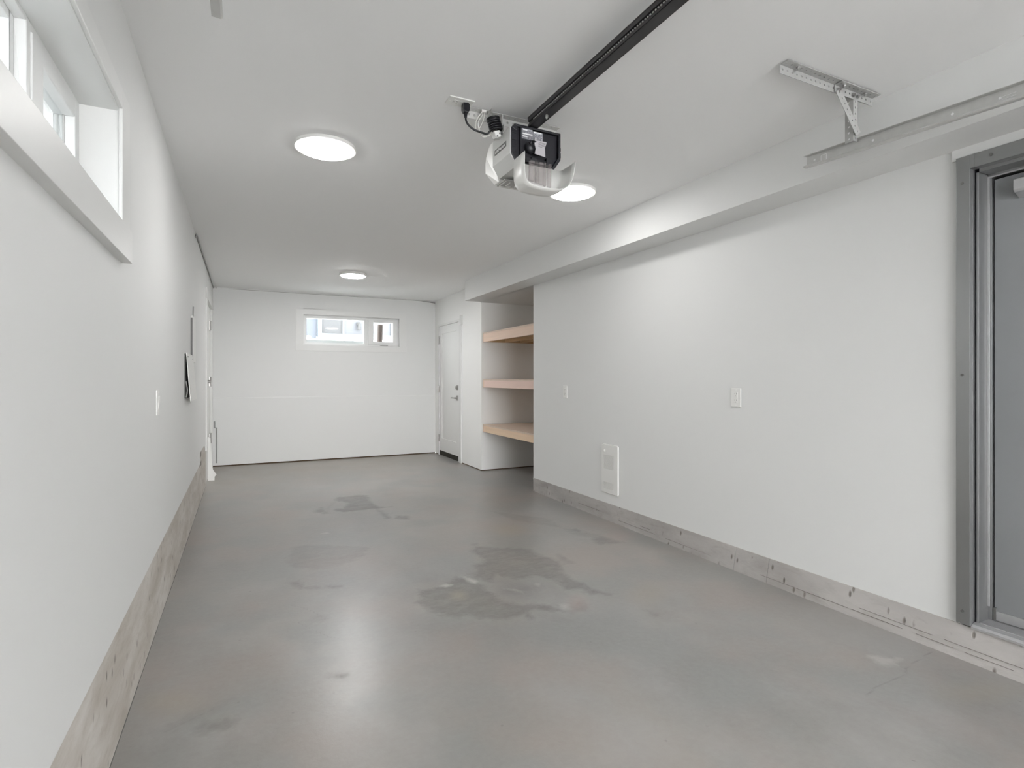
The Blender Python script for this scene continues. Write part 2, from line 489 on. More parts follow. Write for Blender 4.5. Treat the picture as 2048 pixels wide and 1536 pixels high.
# ------------------------------------------------------------------ concrete floor with its damp stains, tints, trowel lines and crack
DARK=[
(1.0,[(0.897,3.024),(0.925,3.01),(0.995,3.011),(1.072,3.046),(1.156,3.111),(1.205,3.077),(1.225,2.99),(1.257,2.919),(1.236,2.857),(1.259,2.759),(1.254,2.664),(1.307,2.615),(1.333,2.579),(1.391,2.566),(1.456,2.518),(1.464,2.476),(1.485,2.414),(1.435,2.439),(1.373,2.499),(1.32,2.481),(1.316,2.427),(1.295,2.412),(1.276,2.468),(1.225,2.451),(1.154,2.465),(1.094,2.501),(1.046,2.553),(1.009,2.606),(0.966,2.583),(0.922,2.635),(0.872,2.709),(0.849,2.802),(0.833,2.856),(0.872,2.917)]),
(0.9,[(1.332,3.268),(1.421,3.282),(1.437,3.431),(1.42,3.543),(1.483,3.619),(1.58,3.572),(1.651,3.509),(1.747,3.462),(1.817,3.4),(1.814,3.27),(1.855,3.151),(1.866,3.074),(1.785,2.914),(1.773,2.797),(1.793,2.711),(1.793,2.6),(1.82,2.534),(1.839,2.491),(1.82,2.475),(1.787,2.508),(1.737,2.541),(1.729,2.614),(1.647,2.655),(1.659,2.757),(1.637,2.845),(1.605,2.92),(1.53,2.917),(1.476,2.924),(1.422,2.99),(1.39,3.046),(1.316,2.945),(1.277,2.983),(1.248,3.046),(1.249,3.116),(1.317,3.144),(1.323,3.228)]),
(0.6,[(1.493,3.714),(1.535,3.673),(1.516,3.637),(1.477,3.656)]),
(0.5,[(1.945,3.232),(1.95,3.129),(1.928,3.009),(1.893,3.038),(1.882,3.114)]),
(0.7,[(2.303,3.728),(2.396,3.7),(2.388,3.551),(2.467,3.464),(2.488,3.329),(2.495,3.235),(2.401,3.238),(2.296,3.276),(2.362,3.483),(2.345,3.605)]),
(0.35,[(1.415,2.804),(1.486,2.806),(1.533,2.764),(1.492,2.713),(1.421,2.748),(1.308,2.752),(1.249,2.765),(1.317,2.799)]),
(0.5,[(1.568,2.494),(1.637,2.476),(1.637,2.414),(1.589,2.363),(1.506,2.375),(1.524,2.425)]),
(0.95,[(0.807,5.615),(0.856,5.748),(0.962,5.737),(1.076,5.765),(1.144,5.71),(1.131,5.417),(1.136,5.23),(1.151,5.134),(1.253,5.101),(1.137,5.072),(1.034,5.09),(0.927,5.076),(0.824,5.078),(0.782,5.115),(0.747,5.198),(0.766,5.238),(0.832,5.213),(0.908,5.414),(0.892,5.496),(0.84,5.541)]),
(0.85,[(0.577,5.248),(0.614,5.28),(0.658,5.36),(0.666,5.254),(0.692,5.096),(0.643,5.073),(0.638,5.138),(0.592,5.145)]),
(0.3,[(0.732,5.393),(0.796,5.543),(0.829,5.565),(0.741,5.353),(0.694,5.111),(0.664,5.189)]),
(0.8,[(1.102,5.04),(1.134,5.024),(1.149,4.65),(1.094,4.671)]),
(0.9,[(1.172,4.662),(1.214,4.746),(1.302,4.687),(1.264,4.573),(1.198,4.605)]),
(0.85,[(0.241,3.474),(0.303,3.474),(0.32,3.355),(0.391,3.327),(0.467,3.304),(0.516,3.28),(0.497,3.247),(0.438,3.29),(0.386,3.287),(0.3,3.33),(0.265,3.404)]),
(0.4,[(0.321,4.194),(0.406,4.196),(0.571,4.115),(0.808,3.954),(0.744,3.777),(0.65,3.689),(0.514,3.63),(0.402,3.634),(0.285,3.725),(0.251,3.886)]),
(0.35,[(0.316,2.926),(0.356,2.928),(0.379,2.851),(0.344,2.826),(0.316,2.861)]),
(0.75,[(-0.146,2.173),(-0.118,2.197),(-0.026,2.159),(-0.018,2.125),(-0.055,2.107),(-0.113,2.107),(-0.139,2.127)]),
(0.8,[(0.323,2.33),(0.368,2.283),(0.356,2.269),(0.332,2.296)]),
(0.8,[(0.316,2.313),(0.344,2.279),(0.317,2.292)]),
(0.6,[(1.876,2.245),(1.908,2.163),(1.863,2.14),(1.855,2.189)]),
(0.35,[(2.018,4.532),(2.356,4.059),(2.281,3.573),(2.429,3.276),(2.484,3.473),(2.26,3.831),(2.057,4.134)]),
(0.3,[(-0.284,2.205),(-0.131,2.291),(-0.02,2.304),(-0.089,2.222),(-0.246,2.172)]),
]
TINT=[
(1,'tan',(1.897,3.91),(0.13,-0.064),(-0.078,-0.159)),
(1,'tan',(1.072,2.851),(0.051,-0.025),(-0.028,-0.075)),
(1,'pink',(1.609,2.474),(0.057,-0.028),(-0.067,-0.102)),
(1,'pink',(2.575,3.379),(0.11,-0.055),(-0.101,-0.133)),
(0.8,'tan',(2.031,2.414),(0.108,-0.054),(-0.105,-0.125)),
(0.8,'tan',(-0.23,2.373),(0.13,-0.064),(0.01,-0.103)),
(0.8,'tan',(2.532,1.093),(0.157,-0.077),(-0.1,-0.043)),
]
LINES=[
(0.6,[(2.726,1.344),(2.579,1.329),(2.462,1.314),(2.427,1.292),(2.306,1.284),(2.205,1.284),(2.108,1.264)]),
(0.5,[(0.226,3.119),(0.287,3.053),(0.329,2.975),(0.372,2.855)]),
(0.5,[(0.241,2.888),(0.289,2.788),(0.336,2.701),(0.367,2.648),(0.413,2.6)]),
(0.3,[(-0.247,2.18),(-0.179,2.219),(-0.083,2.267)]),
(0.3,[(1.095,3.689),(1.149,3.618),(1.199,3.536)]),
]
PALE=[
(0.8,[(1.006,3.024),(1.064,3.041),(1.097,3.006),(1.053,2.992)]),
(0.8,[(1.198,3.131),(1.225,3.057),(1.255,2.995),(1.213,2.959),(1.197,3.004)]),
(0.6,[(1.347,2.82),(1.382,2.794),(1.415,2.737),(1.404,2.729),(1.37,2.782)]),
(0.5,[(1.539,2.826),(1.563,2.805),(1.537,2.771)]),
(0.6,[(0.536,4.46),(0.595,4.467),(0.596,4.431)]),
(0.5,[(2.432,1.451),(2.48,1.41),(2.538,1.364),(2.458,1.353),(2.4,1.35),(2.396,1.384)]),
(0.5,[(1.509,2.508),(1.56,2.482),(1.529,2.422),(1.494,2.439)]),
]
10924.852948590643406
11694.152866898982616
12373.653824140192363
14712.4625166022951457
15372.2223270743267873
16062.00146022998057
def seg_dist(px, py, pts, closed):
    d = np.full(px.shape, 9.0)
    n = len(pts)
    for i in range(n if closed else n - 1):
        ax, ay = pts[i]; bx, by = pts[(i + 1) % n]
        ex, ey = bx - ax, by - ay
        t = np.clip(((px - ax) * ex + (py - ay) * ey) / (ex * ex + ey * ey + 1e-12), 0, 1)
        d = np.minimum(d, np.hypot(px - ax - t * ex, py - ay - t * ey))
    return d

def inside(px, py, pts):
    c = np.zeros(px.shape, bool)
    n = len(pts)
    for i in range(n):
        ax, ay = pts[i]; bx, by = pts[(i + 1) % n]
        if ay == by:
            continue
        c ^= ((ay > py) != (by > py)) & (px < (bx - ax) * (py - ay) / (by - ay) + ax)
    return c

def build_floor():
    x0, x1, y0, y1, st = XL - 0.02, NX, YF, YB + 0.03, 0.0135
    nx, ny = int((x1 - x0) / st) + 2, int((y1 - y0) / st) + 2
    xs = np.linspace(x0, x1, nx); ys = np.linspace(y0, y1, ny)
    gx, gy = np.meshgrid(xs, ys)
    px, py = gx.ravel(), gy.ravel()
    n = px.size
    co = np.zeros((n, 3), np.float32); co[:, 0] = px; co[:, 1] = py
    idx = np.arange(n).reshape(ny, nx)
    q = np.stack([idx[:-1, :-1], idx[:-1, 1:], idx[1:, 1:], idx[1:, :-1]], -1).reshape(-1, 4)
    me = bpy.data.meshes.new('floor')
    me.vertices.add(n); me.vertices.foreach_set('co', co.ravel())
    me.loops.add(q.size); me.loops.foreach_set('vertex_index', q.ravel().astype(np.int32))
    me.polygons.add(len(q)); me.polygons.foreach_set('loop_start', np.arange(0, q.size, 4, dtype=np.int32))
    me.update(calc_edges=True)
    def region(polys, lim=0.15):
        edge = np.full(n, -lim); amt = np.zeros(n)
        for w, pts in polys:
            a = np.array(pts)
            m = (px > a[:, 0].min() - lim) & (px < a[:, 0].max() + lim) & (py > a[:, 1].min() - lim) & (py < a[:, 1].max() + lim)
            ii = np.nonzero(m)[0]
            if not len(ii):
                continue
            d = seg_dist(px[ii], py[ii], pts, True)
            s = np.where(inside(px[ii], py[ii], pts), d, -d)
            better = s > edge[ii]
            jj = ii[better]
            edge[jj] = s[better]; amt[jj] = w
        return edge, amt
    def put(name, v):
        a = me.attributes.new(name, 'FLOAT', 'POINT')
        a.data.foreach_set('value', v.astype(np.float32))
    e, a = region(DARK); put('dark_edge', e); put('dark_amount', a)
    e, a = region(PALE); put('pale_edge', e); put('pale_amount', a)
    gap = np.full(n, 0.2); amt = np.zeros(n)
    for w, pts in LINES:
        d = seg_dist(px, py, pts, False)
        b = d < gap
        gap[b] = d[b]; amt[b] = w
    put('line_gap', gap); put('line_amount', amt)
    tint = {'tan': np.zeros(n), 'pink': np.zeros(n)}
    for w, kind, c, ex, ey in TINT:
        det = ex[0] * ey[1] - ex[1] * ey[0]
        dx, dy = px - c[0], py - c[1]
        u = (dx * ey[1] - dy * ey[0]) / det; v = (dy * ex[0] - dx * ex[1]) / det
        tint[kind] = np.maximum(tint[kind], w * np.clip(1.25 - np.hypot(u, v), 0, 1))
    far = np.clip((py + 0.25 * (XR - px) - 6.9) / 1.3, 0, 1) * 0.75      # yellowish tint toward the far end
    tint['tan'] = np.maximum(tint['tan'], far * (px < 2.6))
    put('tan', tint['tan']); put('pink', tint['pink'])
    me.materials.append(M['floor'])
    o = bpy.data.objects.new('floor', me)
    C.objects.link(o)
    struct(o, 'smooth grey concrete slab with dark damp stains')
build_floor()

# ------------------------------------------------------------------ shell
WIN_L = (0.20, 2.188, 1.690, 2.083)     # left wall window opening y0, y1, z0, z1
o = boxes('ceiling', [(XL - 0.3, NX + 0.1, YF - 0.1, YB + 0.3, ZC, ZC + 0.12)], 'ceiling')
struct(o, 'flat white ceiling')

bm = bmesh.new()
T = 0.20
wy0, wy1, wz0, wz1 = WIN_L
x0, x1 = XL - T, XL + 0.004
box(bm, x0, x1, YF, wy0, 0.385, ZC)
box(bm, x0, x1, wy0, wy1, 0.385, wz0)
box(bm, x0, x1, wy0, wy1, wz1, ZC)
# from the window to the door, the lower edge stepped around the raised end of the concrete curb
prism(bm, [(wy1, 0.385), (5.97, 0.385), (5.97, 0.494), (6.62, 0.494), (6.90, 0.40), (6.98, 0.40), (6.98, ZC), (wy1, ZC)], 'x', x0, x1)
box(bm, x0, x1, 6.98, 7.98, 2.085, ZC)
box(bm, x0, x1, 7.98, YB + T, 0.0, ZC)
o = obj('wall_left', bm, 'wall', doubles=False)
struct(o, 'long white wall with the high window')

bm = bmesh.new()
prism(bm, [(YF, -0.02), (6.98, -0.02), (6.98, 0.40), (6.90, 0.40), (6.62, 0.494), (5.97, 0.494), (5.97, 0.385), (YF, 0.385)], 'x', XL - T + 0.002, XL - 0.002)
o = obj('baseboard_left', bm, 'curb_left')
struct(o, 'raised warm grey concrete curb under the left wall')
boxes('notch_shade', [(XL - 0.004, XL - 0.0008, 6.00, 6.22, 0.432, 0.480), (XL - 0.004, XL - 0.0008, 6.02, 6.24, 0.345, 0.385)], 'formline', o, kind='stuff')  # proud dark boxes painted as the shade inside two recesses of the curb
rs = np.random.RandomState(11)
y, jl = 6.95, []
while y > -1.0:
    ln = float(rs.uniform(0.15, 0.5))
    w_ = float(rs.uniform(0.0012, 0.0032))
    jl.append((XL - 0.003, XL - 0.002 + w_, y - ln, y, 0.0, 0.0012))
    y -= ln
boxes('joint_shadow', jl, 'slot', o, kind='stuff')  # dark strips painted as the shadow in the joint between curb and floor

# right side: main wall up to the niche, with the steel door opening
DY0, DY1 = 0.245, 1.262
bm = bmesh.new()
x0, x1 = XR, XR + 0.26
box(bm, x0, x1, DY1, NY0, 0.137, ZC)
box(bm, x0, x1, DY0, DY1, 2.15, ZC)
box(bm, x0, x1, YF, DY0, 0.137, ZC)
box(bm, XR + 0.26, NX, NY0 - 0.12, NY0, 0.0, ZC)
box(bm, XR + 0.001, XR + 0.26, NY0 - 0.12, NY0 - 0.001, 0.0, 0.137)
# corner bead drips of filler at the lower niche corner
box(bm, XR - 0.004, XR + 0.02, NY0 - 0.015, NY0, 0.128, 0.140)
# white return that closes the gap above the door frame
box(bm, XR - 0.008, XR + 0.01, 0.0, 1.296, 2.142, SZ)
o = obj('wall_right', bm, 'wall', doubles=False)
struct(o, 'white wall with the heater and the grey steel door')

# poured curb under the right wall, cast in lengths
bm = bmesh.new()
cuts = [NY0 - 0.002, 4.853, 2.4625, 2.2223, -1.2, YF]
for a, b in zip(cuts[1:], cuts[:-1]):
    def bx(y):
        return XR - 0.004 - 0.034 * min(1, max(0, (5.14 - y) / 3.2))
    g = 0.0012
    A = [(bx(b), b - g), (bx(a), a + g), (XR + 0.26, a + g), (XR + 0.26, b - g)]
    B = [(XR - 0.004, b - g), (XR - 0.004, a + g), (XR + 0.26, a + g), (XR + 0.26, b - g)]
    va = [bm.verts.new((p[0], p[1], -0.02)) for p in A]
    vb = [bm.verts.new((p[0], p[1], 0.141)) for p in B]
    bm.faces.new(va); bm.faces.new(vb[::-1])
    for i in range(4):
        j = (i + 1) % 4
        bm.faces.new([va[i], vb[i], vb[j], va[j]])
o = obj('baseboard_right', bm, 'curb_right', bevel=0.0012, doubles=False)
struct(o, 'low grey concrete curb with form lines under the right wall')
rs = np.random.RandomState(7)
segs_ = []
for z0_, ph in ((0.054, 0.0), (0.034, 1.3)):
    y = 4.95 - ph
    while y > -1.0:
        ln = float(rs.uniform(0.08, 0.6))
        x_ = XR - 0.004 - 0.034 * min(1, max(0, (5.14 - y + ln / 2) / 3.2)) * (0.141 - z0_) / 0.161
        if rs.uniform() < 0.72:
            segs_.append((x_ - 0.0012, x_ + 0.004, y - ln, y, z0_, z0_ + float(rs.uniform(0.0006, 0.0014))))
        y -= ln + float(rs.uniform(0.0, 0.12))
boxes('form_line', segs_, 'formline', o, kind='stuff')

# far part of the right wall with the white door, and the niche
D1 = (7.392, 8.262, 2.022)
bm = bmesh.new()
box(bm, XR, XR + 0.14, NY1, D1[0], 0.012, ZC)
box(bm, XR, XR + 0.14, D1[1], YB + T, 0.012, ZC)
box(bm, XR, XR + 0.14, D1[0], D1[1], D1[2], ZC)
box(bm, XR + 0.139, NX, NY1, NY1 + 0.12, 0.012, ZC)
box(bm, NX, NX + 0.1, NY0 - 0.12, NY1 + 0.12, 0.0, ZC)
o = obj('wall_niche', bm, 'wall_lightened', doubles=False)
struct(o, 'white walls around the shelf niche and far door')
o = boxes('trim_4', [(XR + 0.004, XR + 0.13, NY1 + 0.004, D1[0], 0, 0.012), (XR + 0.13, NX, NY1 + 0.004, NY1 + 0.1, 0, 0.012),
                     (XR + 0.004, XR + 0.13, D1[1], YB, 0, 0.012), (XL, XR, YB + 0.004, YB + 0.1, -0.005, 0.016)], 'brown')
struct(o, 'thin dark gap strip under the drywall')

# dropped bulkhead along the right side
o = boxes('trim_1', [(SX, XR + 0.004, YF, SY, SZ, ZC + 0.01), (XR - 0.01, NX, NY0 - 0.02, NY1 + 0.02, SZ, ZC + 0.01)], 'wall')
struct(o, 'white boxed bulkhead along the top of the right wall')

# back wall with the horizontal window and the thicker lower part
W1 = (0.794, 2.203, 1.693, 2.132)
bm = bmesh.new()
y0, y1 = YB + 0.002, YB + T
box(bm, XL - T, W1[0], y0, y1, 0.016, ZC)
box(bm, W1[1], XR + 0.14, y0, y1, 0.016, ZC)
box(bm, W1[0], W1[1], y0, y1, 0.016, W1[2])
box(bm, W1[0], W1[1], y0, y1, W1[3], ZC)
o = obj('wall_back', bm, 'wall', doubles=False)
struct(o, 'white back wall with the narrow window')
bm = bmesh.new()
prism(bm, [(YB - 0.012, 0.016), (YB + 0.02, 0.016), (YB + 0.02, 0.940), (YB + 0.001, 0.940), (YB - 0.0025, 0.932), (YB - 0.004, 0.922)], 'x', XL, XR)
o = obj('trim_2', bm, 'wall')
struct(o, 'thicker lower half of the back wall, ending in a faint ledge')

# unseen front wall (behind the viewer); wide doorless opening added for fill light
o = boxes('wall_front', [(XL - T, -0.25, YF - 0.15, YF, -0.1, ZC), (2.66, NX, YF - 0.15, YF, -0.1, ZC), (-0.25, 2.66, YF - 0.15, YF, 2.30, ZC)], 'wall')
struct(o, 'unseen white front wall, vehicle opening left open to add fill light')
o = boxes('ground', [(-30, 30, -30, 40, -0.22, -0.10)], 'ground')
struct(o, 'pale ground outside')

# ------------------------------------------------------------------ back window
def rect_frame(bm, axis, p0, p1, a0, a1, z0, z1, w):
    """four bars around an opening; axis 'y' -> plane across y, 'x' -> plane across x; w=(left,right,bottom,top)"""
    l, r, b, t = w
    for (u0, u1, v0, v1) in ((a0, a0 + l, z0, z1), (a1 - r, a1, z0, z1), (a0 + l, a1 - r, z0, z0 + b), (a0 + l, a1 - r, z1 - t, z1)):
        if axis == 'y':
            box(bm, u0, u1, p0, p1, v0, v1)
        else:
            box(bm, p0, p1, u0, u1, v0, v1)

w1 = sthing('window_1', (1.5, YB, 1.69), 'narrow back window with a fixed pane and a small crank sash')
bm = bmesh.new()
cy0, cy1 = YB - 0.001, YB + 0.022
box(bm, 0.692, 0.794, cy0, cy1, 1.693, 2.216)
box(bm, 2.203, 2.307, cy0, cy1, 1.693, 2.216)
box(bm, 0.794, 2.203, cy0, cy1, 2.132, 2.216)
box(bm, 0.686, 2.315, cy0 - 0.003, cy1, 1.603, 1.693)
obj('casing', bm, 'trim', w1, bevel=0.002)
bm = bmesh.new()
rect_frame(bm, 'y', YB + 0.018, YB + 0.17, 0.790, 2.207, 1.689, 2.136, (0.012, 0.012, 0.012, 0.012))
obj('reveal', bm, 'trim', w1)
bm = bmesh.new()
rect_frame(bm, 'y', YB + 0.05, YB + 0.12, 0.804, 1.700, 1.701, 2.124, (0.036, 0.036, 0.030, 0.040))
rect_frame(bm, 'y', YB + 0.035, YB + 0.05, 0.804, 1.700, 1.701, 2.124, (0.014, 0.014, 0.014, 0.016))
rect_frame(bm, 'y', YB + 0.05, YB + 0.12, 1.700, 2.193, 1.701, 2.124, (0.030, 0.022, 0.022, 0.026))
obj('frame', bm, 'vinyl', w1, bevel=0.0015)
bm = bmesh.new()
rect_frame(bm, 'y', YB + 0.040, YB + 0.095, 1.728, 2.172, 1.722, 2.099, (0.080, 0.062, 0.044, 0.036))
sash = obj('sash', bm, 'vinyl', w1, bevel=0.003)
bm = bmesh.new()
box(bm, 1.905, 2.025, YB + 0.012, YB + 0.040, 1.706, 1.716)
box(bm, 1.93, 2.0, YB + 0.004, YB + 0.014, 1.704, 1.710)
obj('crank', bm, 'nickel', sash, bevel=0.002)
boxes('pane', [(0.838, 1.666, YB + 0.08, YB + 0.084, 1.729, 2.086)], 'glass', w1)
boxes('pane', [(1.806, 2.112, YB + 0.07, YB + 0.074, 1.764, 2.065)], 'glass', w1)
o = boxes('outer_sill', [(0.70, 2.30, YB + 0.12, YB + 0.40, 1.69, 1.775)], 'white_ext', w1)

# ------------------------------------------------------------------ left window
w2 = sthing('window_2', (XL, 1.2, 1.69), 'high white window in a deep recess')
bm = bmesh.new()
f0, f1 = XL + 0.002, XL + 0.014
box(bm, f0, f1, 2.172, 2.300, 1.678, 2.149)             # side board
box(bm, f0, f1, 0.0, 2.172, 2.083, 2.149)               # head board
obj('casing', bm, 'trim', w2, bevel=0.002)
bm = bmesh.new()
box(bm, f0, XL + 0.034, -0.1, 2.215, 1.585, 1.6895)
obj('apron', bm, 'trim', w2, bevel=0.0015)
bm = bmesh.new()
rect_frame(bm, 'x', XL - 0.19, XL + 0.003, WIN_L[0], WIN_L[1], WIN_L[2], WIN_L[3], (0.004, 0.004, 0.004, 0.004))
obj('reveal', bm, 'trim', w2)
GX = -0.469
bm = bmesh.new()
rect_frame(bm, 'x', GX - 0.07, GX, 1.711, 2.184, 1.694, 2.079, (0.022, 0.022, 0.022, 0.022))
rect_frame(bm, 'x', GX - 0.07, GX - 0.024, 0.204, 1.711, 1.694, 2.079, (0.03, 0.03, 0.03, 0.03))
rect_frame(bm, 'x', GX - 0.024, GX, 0.204, 1.711, 1.694, 2.079, (0.012, 0.004, 0.012, 0.012))
obj('frame', bm, 'vinyl', w2, bevel=0.0015)
bm = bmesh.new()
rect_frame(bm, 'x', GX - 0.05, GX + 0.004, 1.735, 2.160, 1.716, 2.056, (0.084, 0.040, 0.046, 0.046))
sash2 = obj('sash', bm, 'vinyl', w2, bevel=0.003)
boxes('pane', [(GX - 0.052, GX - 0.048, 0.234, 1.681, 1.724, 2.049)], 'glass', w2)
boxes('gasket', [(GX - 0.044, GX - 0.038, 2.1165, 2.1205, 1.762, 2.010), (GX - 0.027, GX - 0.023, 2.1165, 2.1205, 1.762, 2.010)], 'vent', w2)
boxes('pane', [(GX - 0.030, GX - 0.026, 1.819, 2.120, 1.762, 2.010)], 'glass', w2)
bm = bmesh.new()
box(bm, GX + 0.004, GX + 0.022, 1.750, 1.800, 1.722, 1.752)
tube(bm, [(GX + 0.02, 1.775, 1.74), (GX + 0.03, 1.79, 1.75), (GX + 0.03, 1.815, 1.735)], 0.005)
obj('latch', bm, 'vinyl', sash2, bevel=0.002)
bm = bmesh.new()
box(bm, GX - 0.024, GX - 0.0235, 1.20, 1.42, 2.052, 2.066)
obj('sticker', bm, 'label', w2)
# ------------------------------------------------------------------ white door in the far right corner
d1 = sthing('door_1', (XR, 7.8, 0), 'white single panel door with lever handle in the far corner')
LX = XR + 0.006
bm = bmesh.new()
y0, y1, zt = 7.398, 8.256, 2.016
py0, py1, pz0, pz1 = 7.505, 8.150, 0.27, 1.895
for b in ((y0, py0, 0.075, zt), (py1, y1, 0.075, zt), (py0, py1, 0.075, pz0), (py0, py1, pz1, zt)):
    box(bm, LX, LX + 0.04, *b)
box(bm, LX + 0.008, LX + 0.036, py0, py1, pz0, pz1)
leaf = obj('door_leaf', bm, 'door_white', d1, bevel=0.0015, doubles=False)
boxes('sweep', [(LX + 0.002, LX + 0.05, y0, y1, 0.004, 0.075)], 'sweep', leaf)
bm = bmesh.new()
box(bm, XR - 0.003, XR + 0.13, 7.345, 7.394, 0.0, 2.02)
box(bm, XR - 0.003, XR + 0.13, 8.260, 8.300, 0.0, 2.02)
box(bm, XR - 0.003, XR + 0.13, 7.345, 8.300, 2.019, 2.05)
box(bm, LX + 0.05, XR + 0.12, 7.39, 8.27, 0.01, 2.02)
obj('jamb', bm, 'door_white', d1, bevel=0.001, doubles=False)
boxes('casing', [(XR - 0.016, XR + 0.002, 7.262, 7.345, 0.0, 1.965), (XR - 0.022, XR + 0.002, 7.225, 7.300, 1.965, 2.095)], 'trim', d1, bevel=0.002)
for z0, z1 in ((1.735, 1.868), (0.976, 1.088), (0.208, 0.322)):
    bm = bmesh.new()
    cyl(bm, (XR - 0.010, 8.262, z0), (XR - 0.010, 8.262, z1), 0.0085, seg=10)
    box(bm, XR - 0.006, XR + 0.006, 8.235, 8.290, z0, z1)
    obj('hinge', bm, 'nickel', leaf)
bm = bmesh.new()
box(bm, LX - 0.010, LX, 7.425, 7.490, 0.880, 0.955)
cyl(bm, (LX - 0.05, 7.455, 0.918), (LX, 7.455, 0.918), 0.011)
box(bm, LX - 0.058, LX - 0.042, 7.440, 7.585, 0.909, 0.927)
obj('lever_handle', bm, 'nickel', leaf, bevel=0.003)
bm = bmesh.new()
box(bm, LX - 0.010, LX, 7.425, 7.490, 1.035, 1.100)
cyl(bm, (LX - 0.028, 7.457, 1.067), (LX, 7.457, 1.067), 0.024)
box(bm, LX - 0.036, LX - 0.026, 7.453, 7.461, 1.050, 1.084)
obj('deadbolt', bm, 'nickel', leaf, bevel=0.002)

# ------------------------------------------------------------------ grey steel door at the right
d2 = sthing('door_2', (XR, 0.75, 0.14), 'grey primed steel door in a steel frame with door closer')
FX = 2.765
bm = bmesh.new()
# profile (x, y) of the jamb that is seen, mirrored for the far jamb
prof = [(FX, 1.275), (FX, 1.224), (2.805, 1.224), (2.805, 1.2099), (2.880, 1.2099), (2.880, 1.196), (3.00, 1.196), (3.00, 1.262), (XR, 1.262), (XR, 1.275)]
for sgn in (0, 1):
    def my(y):
        return 1.507 - y if sgn else y
    for xa, xb, ya_, yb_, z1_ in ((FX, XR, 1.224, 1.275, 2.148), (XR, 2.805, 1.224, 1.262, 2.090), (2.805, 2.880, 1.2099, 1.262, 2.076), (2.880, 3.0, 1.196, 1.262, 2.060)):
        a_, b_ = sorted((my(ya_), my(yb_)))
        box(bm, xa, xb, a_, b_, 0.150, z1_)
head = [(FX, 2.148), (FX, 2.090), (2.805, 2.090), (2.805, 2.076), (2.880, 2.076), (2.880, 2.060), (3.00, 2.060), (3.00, 2.148)]
prism(bm, head, 'y', 0.300, 1.209)
prism(bm, [(FX, 2.148), (FX, 2.090), (2.8045, 2.090), (2.8045, 2.148)], 'y', 1.209, 1.2245)
prism(bm, [(FX, 2.148), (FX, 2.090), (2.8045, 2.090), (2.8045, 2.148)], 'y', 0.283, 0.300)
obj('steel_frame', bm, 'frame_grey', d2, bevel=0.0012, doubles=False)
bm = bmesh.new()
for a in (1.2255,):
    box(bm, 2.8030, 2.806, 1.2188, 1.2243, 0.160, 2.090)
obj('frame_gap', bm, 'rubber', d2)
bm = bmesh.new()
box(bm, 2.874, 2.8795, 1.2030, 1.2098, 0.222, 2.066)
box(bm, 2.874, 2.8795, 0.30, 1.2030, 2.060, 2.066)
obj('weatherstrip', bm, 'alu', d2, bevel=0.001, doubles=False)
boxes('light_blocker', [(2.99, 3.03, 0.2, 1.3, 0.10, 2.2)], 'frame_grey', d2)  # unseen panel added behind the leaf to stop daylight leaking around it
leaf2 = boxes('door_leaf', [(2.892, 2.936, 0.312, 1.193, 0.170, 2.052)], 'leaf_grey', d2, bevel=0.002)
boxes('kick_strip', [(2.886, 2.894, 0.315, 1.192, 0.168, 0.206)], 'alu', leaf2, bevel=0.001)
boxes('latch_pin', [(2.884, 2.892, 1.184, 1.194, 0.158, 0.220)], 'slot', leaf2)
bm = bmesh.new()
prism(bm, [(2.892, 2.026), (2.848, 2.024), (2.842, 2.018), (2.842, 1.976), (2.850, 1.966), (2.892, 1.948)], 'y', 0.78, 1.110)
obj('door_closer', bm, 'alu', leaf2, bevel=0.003)
bm = bmesh.new()
cyl(bm, (2.87, 0.97, 2.024), (2.87, 0.97, 2.05), 0.012)
box(bm, 2.80, 2.875, 0.955, 0.985, 2.040, 2.050)
obj('closer_arm', bm, 'galv', leaf2)
for y, z in ((1.2515, 2.035), (1.2515, 1.215), (1.2515, 0.205)):
    bm = bmesh.new()
    cyl(bm, (FX - 0.0035, y, z), (FX + 0.002, y, z), 0.0058, seg=10)
    obj('screw', bm, 'slot', d2)
bm = bmesh.new()
cyl(bm, (FX - 0.0035, 1.15, 2.122), (FX + 0.002, 1.15, 2.122), 0.0058, seg=10)
obj('screw', bm, 'slot', d2)
bm = bmesh.new()
prism(bm, [(2.768, 0.141), (2.768, 0.150), (2.778, 0.158), (2.805, 0.163), (2.90, 0.166), (2.96, 0.166), (2.96, 0.141)], 'y', 0.31, 1.2225)
th = obj('threshold', bm, 'alu', d2)
boxes('ridge', [(2.800 + i * 0.007, 2.8028 + i * 0.007, 0.315, 1.205, 0.1630, 0.1672) for i in range(11)], 'alu', th, kind='stuff')

# ------------------------------------------------------------------ door seen edge-on in the left wall
d3 = sthing('door_3', (XL, 7.5, 0), 'white door seen edge-on at the end of the left wall')
bm = bmesh.new()
box(bm, XL, XL + 0.019, 6.84, 6.95, 0.404, 2.085)
box(bm, XL, XL + 0.019, 8.01, 8.10, 0.0, 2.085)
box(bm, XL, XL + 0.024, 6.82, 8.12, 2.085, 2.195)
obj('casing', bm, 'trim', d3, bevel=0.002, doubles=False)
leaf3 = boxes('door_leaf', [(XL - 0.05, XL - 0.006, 6.99, 7.97, 0.01, 2.078)], 'door_white', d3, bevel=0.002)
for z0, z1 in ((1.80, 1.92), (1.10, 1.22), (0.39, 0.52)):
    bm = bmesh.new()
    cyl(bm, (XL + 0.010, 7.80, z0), (XL + 0.010, 7.80, z1), 0.010, seg=10)
    box(bm, XL - 0.006, XL + 0.004, 7.74, 7.86, z0, z1)
    obj('hinge', bm, 'nickel', leaf3)
bm = bmesh.new()
box(bm, XL - 0.006, XL + 0.002, 7.05, 7.11, 1.10, 1.20)
cyl(bm, (XL - 0.004, 7.08, 1.165), (XL + 0.04, 7.08, 1.165), 0.018)
